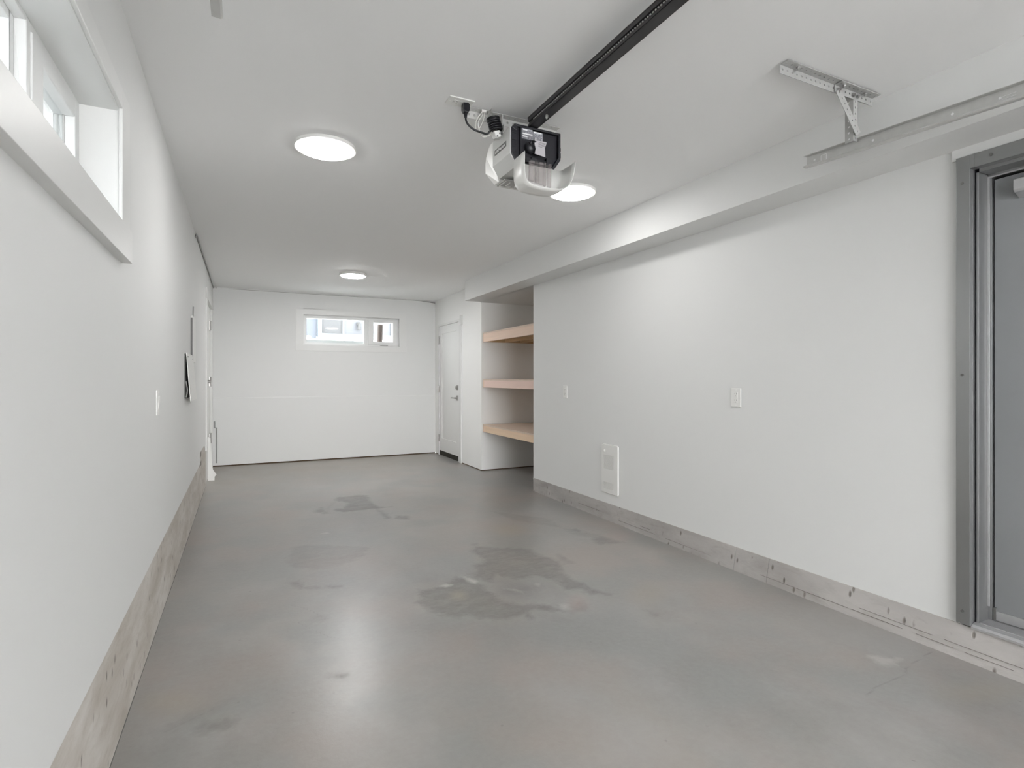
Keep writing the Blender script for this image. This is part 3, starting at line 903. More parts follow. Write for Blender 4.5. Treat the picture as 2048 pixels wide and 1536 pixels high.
obj('knob', bm, 'nickel', leaf3)

# torn white film at the foot of that door
bm = bmesh.new()
prism(bm, [(XL, 0.0), (-0.296, 0.0), (-0.294, 0.046), (-0.275, 0.068), (-0.309, 0.124), (-0.318, 0.16), (-0.330, 0.30), (-0.338, 0.50), (XL, 0.52)], 'y', 7.325, 7.331)
o = obj('plastic_film', bm, 'plastic')
tag(o, 'torn flap of white film at the foot of the left door', 'film')
bm = bmesh.new()
tube(bm, [(-0.340, 8.445, 0.62), (-0.340, 8.445, 0.53)], 0.008)
tube(bm, [(-0.340, 8.445, 0.53), (-0.314, 8.445, 0.53), (-0.314, 8.445, 0.05)], 0.008, smooth=1)
o = obj('conduit', bm, 'greywire')
tag(o, 'short dark grey line running down the far left corner to the floor', 'conduit')
# ------------------------------------------------------------------ shelves in the niche
def shelf(label, z, mtl, ztop, cat='shelf'):
    t = thing('wooden_shelf', label, cat, (XR + 0.3, 5.85, z), 'wooden shelves in the wall niche')
    x0 = 2.802
    boxes('front_board', [(x0, x0 + 0.038, NY0 + 0.002, 6.505, z, ztop - 0.016)], mtl, t, bevel=0.002)
    boxes('top_sheet', [(x0 - 0.002, NX - 0.02, NY0 + 0.002, 6.545, ztop - 0.016, ztop)], 'ply', t, bevel=0.001)
    boxes('side_cleat', [(x0 + 0.038, NX - 0.02, 6.505, 6.543, z, ztop - 0.016)], 'wood_under', t, bevel=0.001)
    boxes('side_cleat', [(x0 + 0.038, NX - 0.02, NY0 + 0.002, NY0 + 0.04, z, ztop - 0.016)], 'wood_under', t, bevel=0.001)
    boxes('end_block', [(x0, x0 + 0.038, 6.505, 6.545, z, ztop - 0.016)], 'wood', t, bevel=0.002)
    boxes('back_board', [(NX - 0.058, NX - 0.02, NY0 + 0.04, 6.505, z, ztop - 0.016)], 'wood_under', t)
    for x in (3.10, 3.32):
        boxes('joist', [(x, x + 0.038, NY0 + 0.04, 6.505, z, ztop - 0.016)], 'wood_under', t)
    return t
shelf('top wooden shelf in the niche, its underside joists showing', 1.673, 'wood', 1.793)
shelf('middle wooden shelf in the niche, seen almost edge-on', 1.084, 'wood_pink', 1.188)
shelf('bottom wooden shelf in the niche, its plywood top showing', 0.507, 'wood_yellow', 0.604)

# ------------------------------------------------------------------ ceiling lights
def light(x, y, r, drop, label, m='lamp'):
    t = thing('ceiling_light', label, 'light', (x, y, ZC), 'round ceiling lights')
    bm = bmesh.new()
    n = 64
    prof = [(r * 1.0, 0), (r, -drop * 0.7), (r * 0.985, -drop), (r * 0.89, -drop), (r * 0.88, -drop * 0.85), (r * 0.88, 0)]
    rings = [[bm.verts.new((x + q * math.cos(2 * PI * i / n), y + q * math.sin(2 * PI * i / n), ZC + z)) for i in range(n)] for q, z in prof]
    for k in range(len(rings)):
        k2 = (k + 1) % len(rings)
        for i in range(n):
            j = (i + 1) % n
            bm.faces.new([rings[k][i], rings[k2][i], rings[k2][j], rings[k][j]])
    obj('ring', bm, 'plastic', t)
    bm = bmesh.new()
    cyl(bm, (x, y, ZC - drop - 0.001), (x, y, ZC - drop * 0.3), r * 0.88, seg=64)
    cyl(bm, (x, y, ZC - drop - 0.007), (x, y, ZC - drop - 0.001), r * 0.85, r * 0.88, seg=64)
    obj('diffuser', bm, m, t)
light(0.400, 3.08, 0.158, 0.016, 'round lit ceiling light nearest the high left window')
light(1.965, 3.09, 0.158, 0.016, 'round lit ceiling light partly behind the garage door opener')
light(1.176, 6.66, 0.155, 0.030, 'round lit ceiling light in front of the back window', 'lamp_far')

# ------------------------------------------------------------------ outlets and switches
def outlet(name, label, c, n, u, w=0.074, h=0.118, cat='outlet', group=None, face='outlet'):
    """c centre on the wall, n outward normal, u sideways axis; third axis is up (or across the ceiling)"""
    c, n, u = Vector(c), Vector(n), Vector(u)
    v = n.cross(u)
    if v.z < 0 or (abs(v.z) < 0.1 and v.y < 0):
        v = -v
    def bxx(u0, u1, v0, v1, n0, n1):
        bm = bmesh.new()
        box(bm, u0, u1, v0, v1, n0, n1, frame_mtx(c, u, v, n))
        return bm
    t = thing(name, label, cat, c, group)
    obj('cover_plate', bxx(-w / 2, w / 2, -h / 2, h / 2, 0.0, 0.006), 'plastic', t, bevel=0.002)
    k = 0.42
    ins = obj('insert', bxx(-0.017, 0.017, -0.034, 0.034, 0.006, 0.0075), 'plastic', t, bevel=0.001)
    if face == 'outlet':
        bm = bmesh.new()
        for s in (-1, 1):
            cz = s * 0.0195
            for uu, hh in ((-0.0065, 0.0045), (0.0065, 0.0037)):
                box(bm, uu - 0.0012, uu + 0.0012, cz + 0.004 - hh, cz + 0.004 + hh, 0.0074, 0.0079, frame_mtx(c, u, v, n))
            box(bm, -0.002, 0.002, cz - 0.0105, cz - 0.0065, 0.0074, 0.0079, frame_mtx(c, u, v, n))
        obj('slot', bm, 'slot', ins, doubles=False, kind='stuff')
    else:
        bm = bmesh.new()
        box(bm, -0.0155, 0.0155, -0.0325, 0.0325, 0.0075, 0.0105, frame_mtx(c, u, v, n) @ Matrix.Rotation(0.06, 4, 'X'))
        obj('rocker', bm, 'plastic', ins, bevel=0.001)
    for s in (-1, 1):
        bm = bmesh.new()
        cyl(bm, c + v * s * 0.048 + n * 0.005, c + v * s * 0.048 + n * 0.0072, 0.003, seg=8)
        obj('screw', bm, 'plastic', t)
    return t
outlet('wall_outlet', 'white outlet in the middle of the right wall, above and right of the heater', (XR, 2.464, 1.080), (-1, 0, 0), (0, 1, 0), group='wall outlets')
outlet('wall_outlet', 'white outlet on the right wall beside the shelf niche', (XR, 4.495, 1.071), (-1, 0, 0), (0, 1, 0), group='wall outlets')
outlet('wall_outlet', 'white outlet on the back wall below and left of the window', (0.555, YB + 0.018, 1.115), (0, -1, 0), (1, 0, 0), group='wall outlets')
outlet('wall_outlet', 'white outlet on the back wall below and right of the window', (2.400, YB + 0.018, 1.110), (0, -1, 0), (1, 0, 0), group='wall outlets')
outlet('light_switch', 'white rocker switch on the left wall', (XL + 0.004, 3.055, 1.086), (1, 0, 0), (0, 1, 0), cat='switch', face='switch')
outlet('ceiling_outlet', 'white outlet on the ceiling with the black plug in it', (0.876, 2.311, ZC), (0, 0, -1), (0, 1, 0), w=0.073, h=0.118, cat='outlet')

# ------------------------------------------------------------------ wall heater
t = thing('wall_heater', 'slim white fan heater with two louvred grilles low on the right wall', 'heater', (XR, 3.775, 0.235))
hx, hy0, hy1, hz0, hz1 = XR - 0.013, 3.662, 3.886, 0.236, 0.634
gy0, gy1 = 3.721, 3.862
bm = bmesh.new()
for b in ((hy0, gy0, hz0, hz1), (gy1, hy1, hz0, hz1), (gy0, gy1, hz0, 0.262), (gy0, gy1, 0.320, 0.430), (gy0, gy1, 0.550, hz1)):
    box(bm, hx, XR, *b)
bmesh.ops.remove_doubles(bm, verts=bm.verts, dist=1e-5)
obj('housing', bm, 'plastic', t)
boxes('bottom_lip', [(hx + 0.002, XR, hy0 + 0.004, hy1 - 0.004, hz0 - 0.010, hz0)], 'plastic', t, bevel=0.004)
boxes('top_lip', [(hx + 0.004, XR, hy0 + 0.008, hy1 - 0.008, hz1, hz1 + 0.008)], 'plastic', t, bevel=0.004)
for z0, z1, n in ((0.262, 0.320, 8), (0.430, 0.550, 16)):
    g = boxes('grille', [(XR - 0.006, XR - 0.004, gy0, gy1, z0, z1)], 'darkgrille', t)
    bm = bmesh.new()
    for i in range(n):
        z = z0 + (i + 0.5) * (z1 - z0) / n
        h = (z1 - z0) / n * 0.20
        prism(bm, [(hx + 0.001, z - h - 0.002), (hx + 0.001, z + h - 0.002), (XR - 0.0065, z + h + 0.002), (XR - 0.0065, z - h + 0.002)], 'y', gy0, gy1)
    obj('slat', bm, 'plastic', g, doubles=False, kind='stuff')
bm = bmesh.new()
cyl(bm, (hx - 0.006, 3.842, 0.586), (hx + 0.001, 3.842, 0.586), 0.010, 0.012, seg=16)
box(bm, hx - 0.009, hx - 0.004, 3.8405, 3.8435, 0.578, 0.594)
obj('thermostat_knob', bm, 'plastic', t)

# ------------------------------------------------------------------ left wall: electrical panel with loose cover, thin box above it
t = thing('electrical_box', 'white cover plate hanging off the left wall, dark gap behind it', 'panel', (XL, 4.7, 1.05))
boxes('back_box', [(XL + 0.004, XL + 0.010, 4.40, 4.96, 1.060, 1.372)], 'slot', t)
bm = bmesh.new()
prism(bm, [(XL + 0.012, 1.380), (XL + 0.016, 1.380), (XL + 0.042, 1.040), (XL + 0.038, 1.040)], 'y', 4.43, 4.99)
obj('cover_plate', bm, 'plastic', t)
for y, z in ((4.50, 1.355), (4.90, 1.350)):
    bm = bmesh.new()
    cyl(bm, (XL + 0.012, y, z), (XL + 0.022, y, z), 0.005, seg=8)
    obj('screw', bm, 'nickel', t)
bm = bmesh.new()
tube(bm, [(XL + 0.012, 4.42, 1.18), (XL + 0.022, 4.415, 1.12), (XL + 0.014, 4.42, 1.07)], 0.004)
obj('wire', bm, 'greywire', t)
t = thing('wall_cabinet', 'narrow white metal cabinet on the left wall beside the loose plate', 'panel', (XL, 5.05, 1.33))
boxes('body', [(XL + 0.004, XL + 0.020, 4.93, 5.20, 1.330, 1.690)], 'plastic', t, bevel=0.002)
boxes('edge_strip', [(XL + 0.004, XL + 0.017, 4.922, 4.930, 1.300, 1.672)], 'darkgrille', t)
bm = bmesh.new()
tube(bm, [(XL + 0.008, 5.10, 1.69), (XL + 0.010, 5.10, 1.78)], 0.005, smooth=1)
obj('conduit', bm, 'greywire', t)

# thin grey cable tacked into the ceiling corner
bm = bmesh.new()
r = 0.007
tube(bm, [(XL + 0.014, 5.30, ZC - 0.055), (XL + 0.012, 5.34, ZC - 0.045), (XL + 0.012, 5.40, ZC - 0.012)], r, smooth=3)
tube(bm, [(XL + 0.012, 5.40, ZC - 0.012), (XL + 0.012, 6.8, ZC - 0.012), (XL + 0.012, 8.40, ZC - 0.012), (XL + 0.04, YB + 0.006, ZC - 0.012), (XL + 0.3, YB + 0.008, ZC - 0.013),
          (1.2, YB + 0.008, ZC - 0.012), (2.35, YB + 0.008, ZC - 0.010), (2.60, YB + 0.004, ZC - 0.014), (XR - 0.01, YB - 0.03, ZC - 0.035)], r, smooth=6)
o = obj('ceiling_cable', bm, 'greywire', smooth=True)
tag(o, 'thin grey cable tacked along the ceiling corner of the left and back walls', 'cable')

# ------------------------------------------------------------------ garage door tracks and their hangers
def track(side, label, hlabel, first):
    """side=+1: the track beside the right bulkhead; -1: its twin at the left"""
    cx = 1.165
    def mx(x):
        return x if side > 0 else 2 * cx - x
    t = thing('door_track', label, 'track', (mx(2.4), 1.7, 2.2), 'garage door tracks')
    y0, y1 = -0.75, 1.715
    def zc(y):
        return 2.2235 + (y - 1.71) * 0.046
    bm = bmesh.new()
    # channel, open toward the middle of the garage: web, two flanges, two small lips
    hh = 0.0270
    prof = [(2.382, -hh + 0.006), (2.380, -hh + 0.002), (2.384, -hh), (2.405, -hh), (2.405, hh), (2.384, hh), (2.381, hh - 0.001)]
    offp = []
    npt = len(prof)
    for i in range(npt):
        p0 = Vector(prof[max(i - 1, 0)]); p1 = Vector(prof[min(i + 1, npt - 1)])
        d = (p1 - p0).normalized()
        offp.append((prof[i][0] + d.y * 0.0018, prof[i][1] - d.x * 0.0018))
    ring = prof + offp[::-1]
    A = [bm.verts.new((mx(x), y1, z + zc(y1))) for x, z in ring]
    B = [bm.verts.new((mx(x), y0, z + zc(y0))) for x, z in ring]
    n = len(ring)
    for i in range(n):
        j = (i + 1) % n
        bm.faces.new([A[i], B[i], B[j], A[j]])
    for i in range(npt - 1):
        for R in (A, B):
            bm.faces.new([R[i], R[i + 1], R[n - 2 - i], R[n - 1 - i]])
    ch = obj('channel', bm, 'galv', t, doubles=False)
    bm = bmesh.new()
    for y in (1.41, 1.12, 0.975, 1.675):
        z = zc(y) + 0.002
        q = [(2.4045, y + 0.0055 * math.cos(a), z + 0.0055 * math.sin(a)) for a in (PI / 4 * i for i in range(8))]
        cyl(bm, (mx(2.4043), y, z), (mx(2.4038), y, z), 0.0052, seg=8)
    if first:
        y = 1.63
        z = zc(y)
        for b in ((y - 0.014, y - 0.012, z - 0.012, z + 0.012), (y + 0.012, y + 0.014, z - 0.012, z + 0.012), (y - 0.012, y + 0.012, z + 0.012, z + 0.014), (y - 0.004, y + 0.004, z - 0.014, z - 0.0125)):
            box(bm, 2.4036, 2.4044, *b)
        for zz in (0.004, -0.006):
            box(bm, 2.4036, 2.4044, 0.93, 0.97, zc(0.95) + zz, zc(0.95) + zz + 0.0015)
    obj('punched_hole', bm, 'white_ext', ch, doubles=False, kind='stuff')
    # hanger
    h = thing('track_hanger', hlabel, 'bracket', (mx(2.2), 1.45, ZC), 'perforated hangers of the door tracks')
    tt, pitch, w, r = 0.0022, 0.0195 * 1.5, 0.036, 0.0042
    pitch = 0.0285
    sx = 1 if side > 0 else -1
    def angle(name, o0, ex, ea, eb, n, pt=pitch, ww=w, rr=r):
        bm = bmesh.new()
        perf(bm, n, pt, ww, tt, rr, frame_mtx(o0, ex, ea, Vector(ex).cross(Vector(ea))))
        if eb is not None:
            perf(bm, n, pt, ww, tt, rr, frame_mtx(o0, ex, eb, Vector(ex).cross(Vector(eb))))
        return obj(name, bm, 'galv_dull', h, doubles=False)
    # ceiling angle
    angle('ceiling_angle', (mx(1.905), 1.472, ZC - 0.003), (sx, 0, 0), (0, -1, 0), (0, 0, -1), 21)
    # overlapping second length
    bm = bmesh.new()
    perf(bm, 8, pitch, w - 0.002, tt, r, frame_mtx((mx(2.235), 1.467, ZC - 0.007), (sx, 0, 0), (0, -1, 0), (0, 0, -sx)))
    perf(bm, 8, pitch, w - 0.002, tt, r, frame_mtx((mx(2.235), 1.467, ZC - 0.007), (sx, 0, 0), (0, 0, -1), (0, sx, 0)))
    obj('overlap_angle', bm, 'galv_dull', h, doubles=False)
    # drop leg
    L = 8
    angle('drop_leg', (mx(2.362), 1.470, 2.437), (0, 0, -1), (sx, 0, 0), None, L, 0.0265, 0.030, 0.0046)
    bm = bmesh.new()
    perf(bm, L, 0.0265, 0.034, tt, 0.0046, frame_mtx((mx(2.362), 1.470, 2.437), (0, 0, -1), (0, 1, 0), (sx, 0, 0)))
    obj('drop_leg_flange', bm, 'galv_dull', h, doubles=False)
    # diagonal brace
    p0, p1 = Vector((mx(2.247), 1.459, 2.415)), Vector((mx(2.385), 1.459, 2.255))
    ex = (p1 - p0).normalized()
    ey = Vector((0, 1, 0)).cross(ex)
    bm = bmesh.new()
    nn = 8
    perf(bm, nn, (p1 - p0).length / nn, 0.038, tt, 0.0038, frame_mtx(p0 - ey * 0.019, ex, ey, ex.cross(ey)))
    obj('diagonal_brace', bm, 'galv_dull', h, doubles=False)
    for x, y, z, ax in ((1.985, 1.452, ZC - 0.006, 2), (2.275, 1.452, ZC - 0.010, 2), (2.420, 1.452, ZC - 0.010, 2), (2.385, 1.462, 2.418, 1), (2.355, 1.462, 2.418, 1), (2.255, 1.462, 2.416, 1)):
        bm = bmesh.new()
        if ax == 2:
            cyl(bm, (mx(x), y, z), (mx(x), y, z - 0.006), 0.0085, seg=6)
            cyl(bm, (mx(x), y, z - 0.005), (mx(x), y, z - 0.012), 0.005, seg=8)
        else:
            cyl(bm, (mx(x), y, z), (mx(x), y - 0.006, z), 0.0085, seg=6)
            cyl(bm, (mx(x), y - 0.005, z), (mx(x), y - 0.012, z), 0.004, seg=8)
        obj('bolt', bm, 'steel', h)
track(1, 'galvanised steel door track below the bulkhead, above the grey steel door', 'perforated steel hanger holding up the track by the bulkhead', True)
track(-1, 'galvanised steel door track near the left wall, only its tip showing', 'perforated steel hanger of the track near the left wall', False)

# ------------------------------------------------------------------ garage door opener
op = thing('garage_door_opener', 'black and pale grey garage door opener with a long black rail', 'opener', (1.21, 2.31, 2.33))
x0, x1, ya, yb, zt, zb = 1.082, 1.341, 2.22, 2.408, 2.352, 2.184
zc = 2.334
bm = bmesh.new()
prism(bm, [(x0 + 0.022, zt), (x0 + 0.006, zc), (x0 + 0.006, 2.222), (1.118, 2.172), (1.300, 2.172), (x1, 2.229), (x1, zt)], 'y', ya + 0.006, yb)
# raised rim of the end face
rim = [(x0 + 0.020, zt), (x0 + 0.004, zc), (x0 + 0.004, 2.220), (1.118, 2.168), (1.302, 2.168), (x1 + 0.002, 2.227), (x1 + 0.002, zt)]
inn = [(x0 + 0.034, zt - 0.010), (x0 + 0.030, zc - 0.012), (x0 + 0.030, 2.226), (1.132, 2.182), (1.296, 2.182), (x1 - 0.010, 2.236), (x1 - 0.010, zt - 0.010)]
for i in range(7):
    j = (i + 1) % 7
    prism(bm, [rim[i], rim[j], inn[j], inn[i]], 'y', ya - 0.010, ya + 0.008)
box(bm, x0 + 0.050, x0 + 0.057, ya - 0.006, ya + 0.01, 2.200, zt - 0.01)           # end-cap rib
for z in (2.305, 2.275, 2.245):
    box(bm, x0 + 0.006, x0 + 0.024, ya - 0.016, ya - 0.008, z, z + 0.006)    # snap fingers
box(bm, x1, x1 + 0.006, ya - 0.006, ya + 0.05, 2.238, 2.262)
box(bm, x1, x1 + 0.006, ya - 0.006, ya + 0.05, 2.270, 2.286)
box(bm, 1.158, 1.270, ya - 0.014, ya, 2.186, 2.206)
box(bm, 1.262, 1.290, ya - 0.018, ya, 2.190, 2.222)
box(bm, 1.185, 1.215, ya - 0.016, ya, 2.195, 2.212)
chs = obj('chassis', bm, 'black', op, bevel=0.0015, doubles=False)
bm = bmesh.new()
ball(bm, (1.184, ya - 0.004, 2.258), 0.026, 18, (1, 0.75, 1))
tube(bm, [(1.176, ya - 0.022, 2.266), (1.178, ya - 0.026, 2.276), (1.192, ya - 0.024, 2.280), (1.206, ya - 0.020, 2.284), (1.212, ya - 0.016, 2.296)], 0.004)
obj('antenna_wire', bm, 'black', chs, smooth=True)
bm = bmesh.new()
box(bm, 1.142, 1.198, ya - 0.0015, ya + 0.006, 2.296, 2.342)
box(bm, 1.2015, 1.250, ya - 0.0015, ya + 0.006, 2.284, 2.338)
lb = obj('warning_label', bm, 'label', chs)
bm = bmesh.new()
rng = np.random.RandomState(3)
for (a, b, z0_, z1_) in ((1.144, 1.196, 2.298, 2.340), (1.203, 1.248, 2.286, 2.331)):
    z = z0_
    while z < z1_ - 0.003:
        x = a
        while x < b - 0.004:
            w = float(rng.uniform(0.003, 0.012))
            box(bm, x, min(x + w, b), ya - 0.0022, ya - 0.0015, z, z + 0.0016)
            x += w + 0.0018
        z += 0.0036
obj('small_print', bm, 'black', lb, doubles=False, kind='stuff')
boxes('small_print', [(1.148, 1.170, ya - 0.0028, ya - 0.0015, 2.334, 2.339), (1.204, 1.244, ya - 0.0028, ya - 0.0015, 2.333, 2.337), (1.146, 1.196, ya - 0.0028, ya - 0.0015, 2.316, 2.321), (1.146, 1.170, ya - 0.0028, ya - 0.0015, 2.304, 2.309)], 'white_ext', lb, kind='stuff')
bm = bmesh.new()
prism(bm, [(x - 0.008, z - (0.006 if z < 2.25 else 0)) for x, z in [(1.206, 2.300), (1.214, 2.300), (1.216, 2.288), (1.266, 2.290), (1.266, 2.282), (1.258, 2.262), (1.260, 2.226), (1.205, 2.232), (1.210, 2.250), (1.203, 2.272), (1.206, 2.286)]], 'y', ya - 0.024, ya - 0.0225)
obj('paper_tag', bm, 'tag', chs)
bm = bmesh.new()
for i in range(5):
    box(bm, 1.216, 1.216 + (0.042, 0.036, 0.04, 0.034, 0.02)[i], ya - 0.0246, ya - 0.024, 2.281 - i * 0.005, 2.2825 - i * 0.005)
obj('small_print', bm, 'darkgrille', chs, doubles=False, kind='stuff')

# pale folded side cover: vertical side, bevel, underside
bm = bmesh.new()
shell(bm, [(x0 + 0.012, zc + 0.003), (x0, zc + 0.003), (x0, 2.218), (1.116, 2.166), (1.310, 2.166)], 'y', ya - 0.001, yb, 0.004)
cov = obj('side_cover', bm, 'cover', op, bevel=0.001)
# far light lens, closed
bm = bmesh.new()
pr = [(2.408, 2.342), (2.440, 2.340), (2.470, 2.322), (2.492, 2.295), (2.502, 2.262), (2.502, 2.217), (2.455, 2.150), (2.408, 2.150)]
prism(bm, pr, 'x', x0 + 0.0005, x1)
vs = [v for v in bm.verts if v.co.x < x0 + 0.01 and v.co.z < 2.16]
for v in vs:
    v.co.x = 1.112
for v in bm.verts:
    if v.co.x > x1 - 0.01 and v.co.z < 2.16:
        v.co.x = 1.305
rl = obj('light_lens', bm, 'lens', op, bevel=0.004, segs=3)
# vent ribs under the far lens
bm = bmesh.new()
box(bm, 1.120, 1.300, 2.352, 2.452, 2.1455, 2.1500)
vp = obj('vent_panel', bm, 'vent', op)
bm = bmesh.new()
box(bm, 1.128, 1.134, 2.362, 2.444, 2.1430, 2.1455)
box(bm, 1.134, 1.292, 2.438, 2.444, 2.1430, 2.1455)
box(bm, 1.156, 1.160, 2.372, 2.424, 2.1430, 2.1455)
box(bm, 1.156, 1.188, 2.420, 2.424, 2.1430, 2.1455)
box(bm, 1.200, 1.204, 2.372, 2.424, 2.1430, 2.1455)
box(bm, 1.192, 1.226, 2.420, 2.424, 2.1430, 2.1455)
box(bm, 1.122, 1.298, 2.448, 2.451, 2.1430, 2.1455)
obj('vent_rib', bm, 'lens', vp, doubles=False)
# near light lens, hanging open below the chassis
U = [(1.086, 2.176), (1.085, 2.120), (1.086, 2.085), (1.092, 2.062), (1.104, 2.046), (1.124, 2.037), (1.160, 2.033), (1.210, 2.032), (1.262, 2.036), (1.292, 2.046), (1.315, 2.064), (1.331, 2.092), (1.340, 2.130), (1.347, 2.174)]
def lens_pt(p, s, y, lift):
    cx, cz = 1.214, 2.12
    return (cx + (p[0] - cx) * s, y, cz + (p[1] - cz) * s + lift)
bm = bmesh.new()
rings = []
for (y, s, l) in ((2.085, 1.0, 0.002), (2.12, 1.0, 0), (2.17, 0.995, 0), (2.196, 0.97, 0.0), (2.206, 0.90, 0.004)):
    rings.append([bm.verts.new(lens_pt(p, s, y, l)) for p in U])
for a, b in zip(rings[:-1], rings[1:]):
    for i in range(len(U) - 1):
        bm.faces.new([a[i], a[i + 1], b[i + 1], b[i]])
bm.faces.new(rings[-1])
nl = obj('light_lens', bm, 'lens', op, smooth=True)
md = nl.modifiers.new('thick', 'SOLIDIFY')
md.thickness = 0.003
bm = bmesh.new()
for i, x in enumerate((1.150, 1.182, 1.198, 1.224, 1.246)):
    w = (0.022, 0.005, 0.018, 0.007, 0.012)[i]
    vs = prism(bm, [(x, 2.172), (x + w, 2.172), (x + w * 0.85, 2.082 - 0.004 * i), (x - 0.004, 2.086 - 0.004 * i)], 'y', 2.150, 2.165)
obj('light_guide', bm, 'clear', op, doubles=False)

# maker's name on the side cover
cu = bpy.data.curves.new('brand_lettering', 'FONT')
cu.body = 'LiftMaster'
cu.size = 0.0225
cu.extrude = 0.0004
cu.align_x = 'CENTER'
cu.align_y = 'CENTER'
ft = bpy.data.objects.new('brand_lettering', cu)
dg = bpy.context.evaluated_depsgraph_get()
C.objects.link(ft)
bpy.context.view_layer.update()
me = bpy.data.meshes.new_from_object(ft.evaluated_get(bpy.context.evaluated_depsgraph_get()))
C.objects.unlink(ft)
bpy.data.objects.remove(ft)
me.materials.clear(); me.materials.append(M['white_ext'])
xs = [v.co.x for v in me.vertices]
sc = 0.112 / (max(xs) - min(xs))
plate = boxes('name_plate', [(x0 - 0.0012, x0 + 0.001, 2.258, 2.384, 2.262, 2.287)], 'darkgrille', cov)
for v in me.vertices:
    u, w_, d_ = v.co.x * sc, v.co.y, v.co.z
    v.co = (x0 - 0.0016 - d_, 2.321 - u, 2.2745 + w_ * 0.9)
lt = bpy.data.objects.new('lettering', me)
C.objects.link(lt)
lt.parent = plate
lt['label'] = 'white maker name on a dark strip'

# rail from the opener toward the vehicle door
ry0, ry1 = YF + 0.02, 2.225
rz = 2.354
bm = bmesh.new()
rx = 1.176
shell(bm, [(rx - 0.002, rz + 0.044), (rx, rz + 0.040), (rx, rz + 0.026), (rx + 0.008, rz + 0.024), (rx + 0.008, rz + 0.014), (rx, rz + 0.012), (rx, rz)], 'y', ry0, ry1, 0.0018)
shell(bm, [(rx, rz), (rx + 0.046, rz)], 'y', ry0, ry1, 0.0018)
shell(bm, [(rx + 0.046, rz), (rx + 0.046, rz + 0.040)], 'y', ry0, ry1, 0.0018)
shell(bm, [(rx - 0.002, rz + 0.042), (rx + 0.048, rz + 0.042)], 'y', ry0, ry1, 0.0018)
rail = obj('rail', bm, 'rail', op, doubles=False)
bm = bmesh.new()
y = ry0 + 0.3
while y < ry1 - 0.05:
    box(bm, rx + 0.0025, rx + 0.0065, y, y + 0.0055, rz + 0.0175, rz + 0.0215)
    y += 0.0127
obj('chain', bm, 'chain', rail, doubles=False, kind='stuff')
bm = bmesh.new()
cyl(bm, (rx + 0.020, 2.085, rz - 0.010), (rx + 0.020, 2.085, rz), 0.007, seg=6)
cyl(bm, (rx + 0.020, 2.085, rz - 0.016), (rx + 0.020, 2.085, rz - 0.008), 0.0045, seg=8)
obj('bolt', bm, 'steel', rail)

# perforated ceiling angle the opener hangs from, and its two straps
hb = thing('mounting_angle', 'perforated steel angle on the ceiling that the opener hangs from', 'bracket', (1.17, 2.35, ZC))
bm = bmesh.new()
perf(bm, 17, 0.0285, 0.036, 0.0022, 0.0045, frame_mtx((0.925, 2.362, ZC - 0.003), (1, 0, 0), (0, -1, 0), (0, 0, -1)))
perf(bm, 17, 0.0285, 0.036, 0.0022, 0.0060, frame_mtx((0.925, 2.362, ZC - 0.003), (1, 0, 0), (0, 0, -1), (0, 1, 0)))
obj('angle', bm, 'galv', hb, doubles=False)
for x in (1.095,):
    bm = bmesh.new()
    perf(bm, 5, 0.022, 0.030, 0.0022, 0.004, frame_mtx((x, 2.352, ZC - 0.004), (0, 0, -1), (0, -1, 0), (-1, 0, 0)))
    obj('drop_strap', bm, 'galv', hb, doubles=False)
bm = bmesh.new()
perf(bm, 4, 0.026, 0.030, 0.0022, 0.004, frame_mtx((1.076, 2.27, zc + 0.004), (0, 1, 0), (0, 0, 1), (1, 0, 0)))
obj('side_strap', bm, 'galv', hb, doubles=False)
bm = bmesh.new()
prism(bm, [(2.352, ZC), (2.30, ZC), (2.352, ZC - 0.035)], 'x', 1.030, 1.0325)
obj('gusset', bm, 'galv', hb)

# power cord: plug, short run, coil
pc = thing('power_cord', 'thick black power cord coiled beside the opener and plugged into the ceiling outlet', 'cord', (0.9, 2.3, 2.4))
bm = bmesh.new()
px_, py_ = 0.8995, 2.300
prism(bm, [(px_ - 0.015, 2.432), (px_ + 0.008, 2.437), (px_ + 0.016, 2.430), (px_ + 0.016, 2.405), (px_ + 0.010, 2.392), (px_ - 0.009, 2.392), (px_ - 0.016, 2.404)], 'y', py_ - 0.014, py_ + 0.014)
cyl(bm, (px_, py_, 2.372), (px_, py_, 2.394), 0.0065, 0.009, seg=12)
obj('plug', bm, 'rubber', pc, bevel=0.003)
bm = bmesh.new()
cc = Vector((1.046, 2.300, 2.362))
tube(bm, [(px_, py_, 2.376), (px_ + 0.004, py_, 2.355), (px_ + 0.020, py_, 2.338), (px_ + 0.045, py_, 2.326), (px_ + 0.075, py_, 2.322), (px_ + 0.105, py_, 2.320), (cc.x - 0.028, py_ - 0.006, 2.334)], 0.0047, smooth=6)
up = Vector((-0.28, 0.05, 0.96)).normalized()
uu = up.orthogonal().normalized()
vv = up.cross(uu)
helix = []
for i in range(0, 6 * 16 + 1):
    a = 2 * PI * i / 16
    helix.append(cc + up * (0.042 - i * 0.0105 / 16 * 1.0) + (uu * math.cos(a) + vv * math.sin(a)) * 0.027)
tube(bm, helix, 0.0048, smooth=1)
tube(bm, [helix[-1], helix[-1] + Vector((0.02, 0, -0.005)), (1.075, 2.30, 2.335), (1.095, 2.32, 2.338)], 0.0042)
obj('cord', bm, 'rubber', pc, smooth=True)
bm = bmesh.new()
e0 = cc - up * 0.028 + Vector((-0.006, 0, 0))
cyl(bm, e0, e0 - up * 0.030, 0.026, 0.022, seg=6)
hd = obj('connector', bm, 'galv', pc, bevel=0.002)
bm = bmesh.new()
for s in (-0.010, 0.008):
    c = e0 - up * 0.018 + Vector((s * 0.6, -0.0215, s * 0.8))
    ball(bm, c, 0.0042, 8)
obj('hole', bm, 'slot', hd)

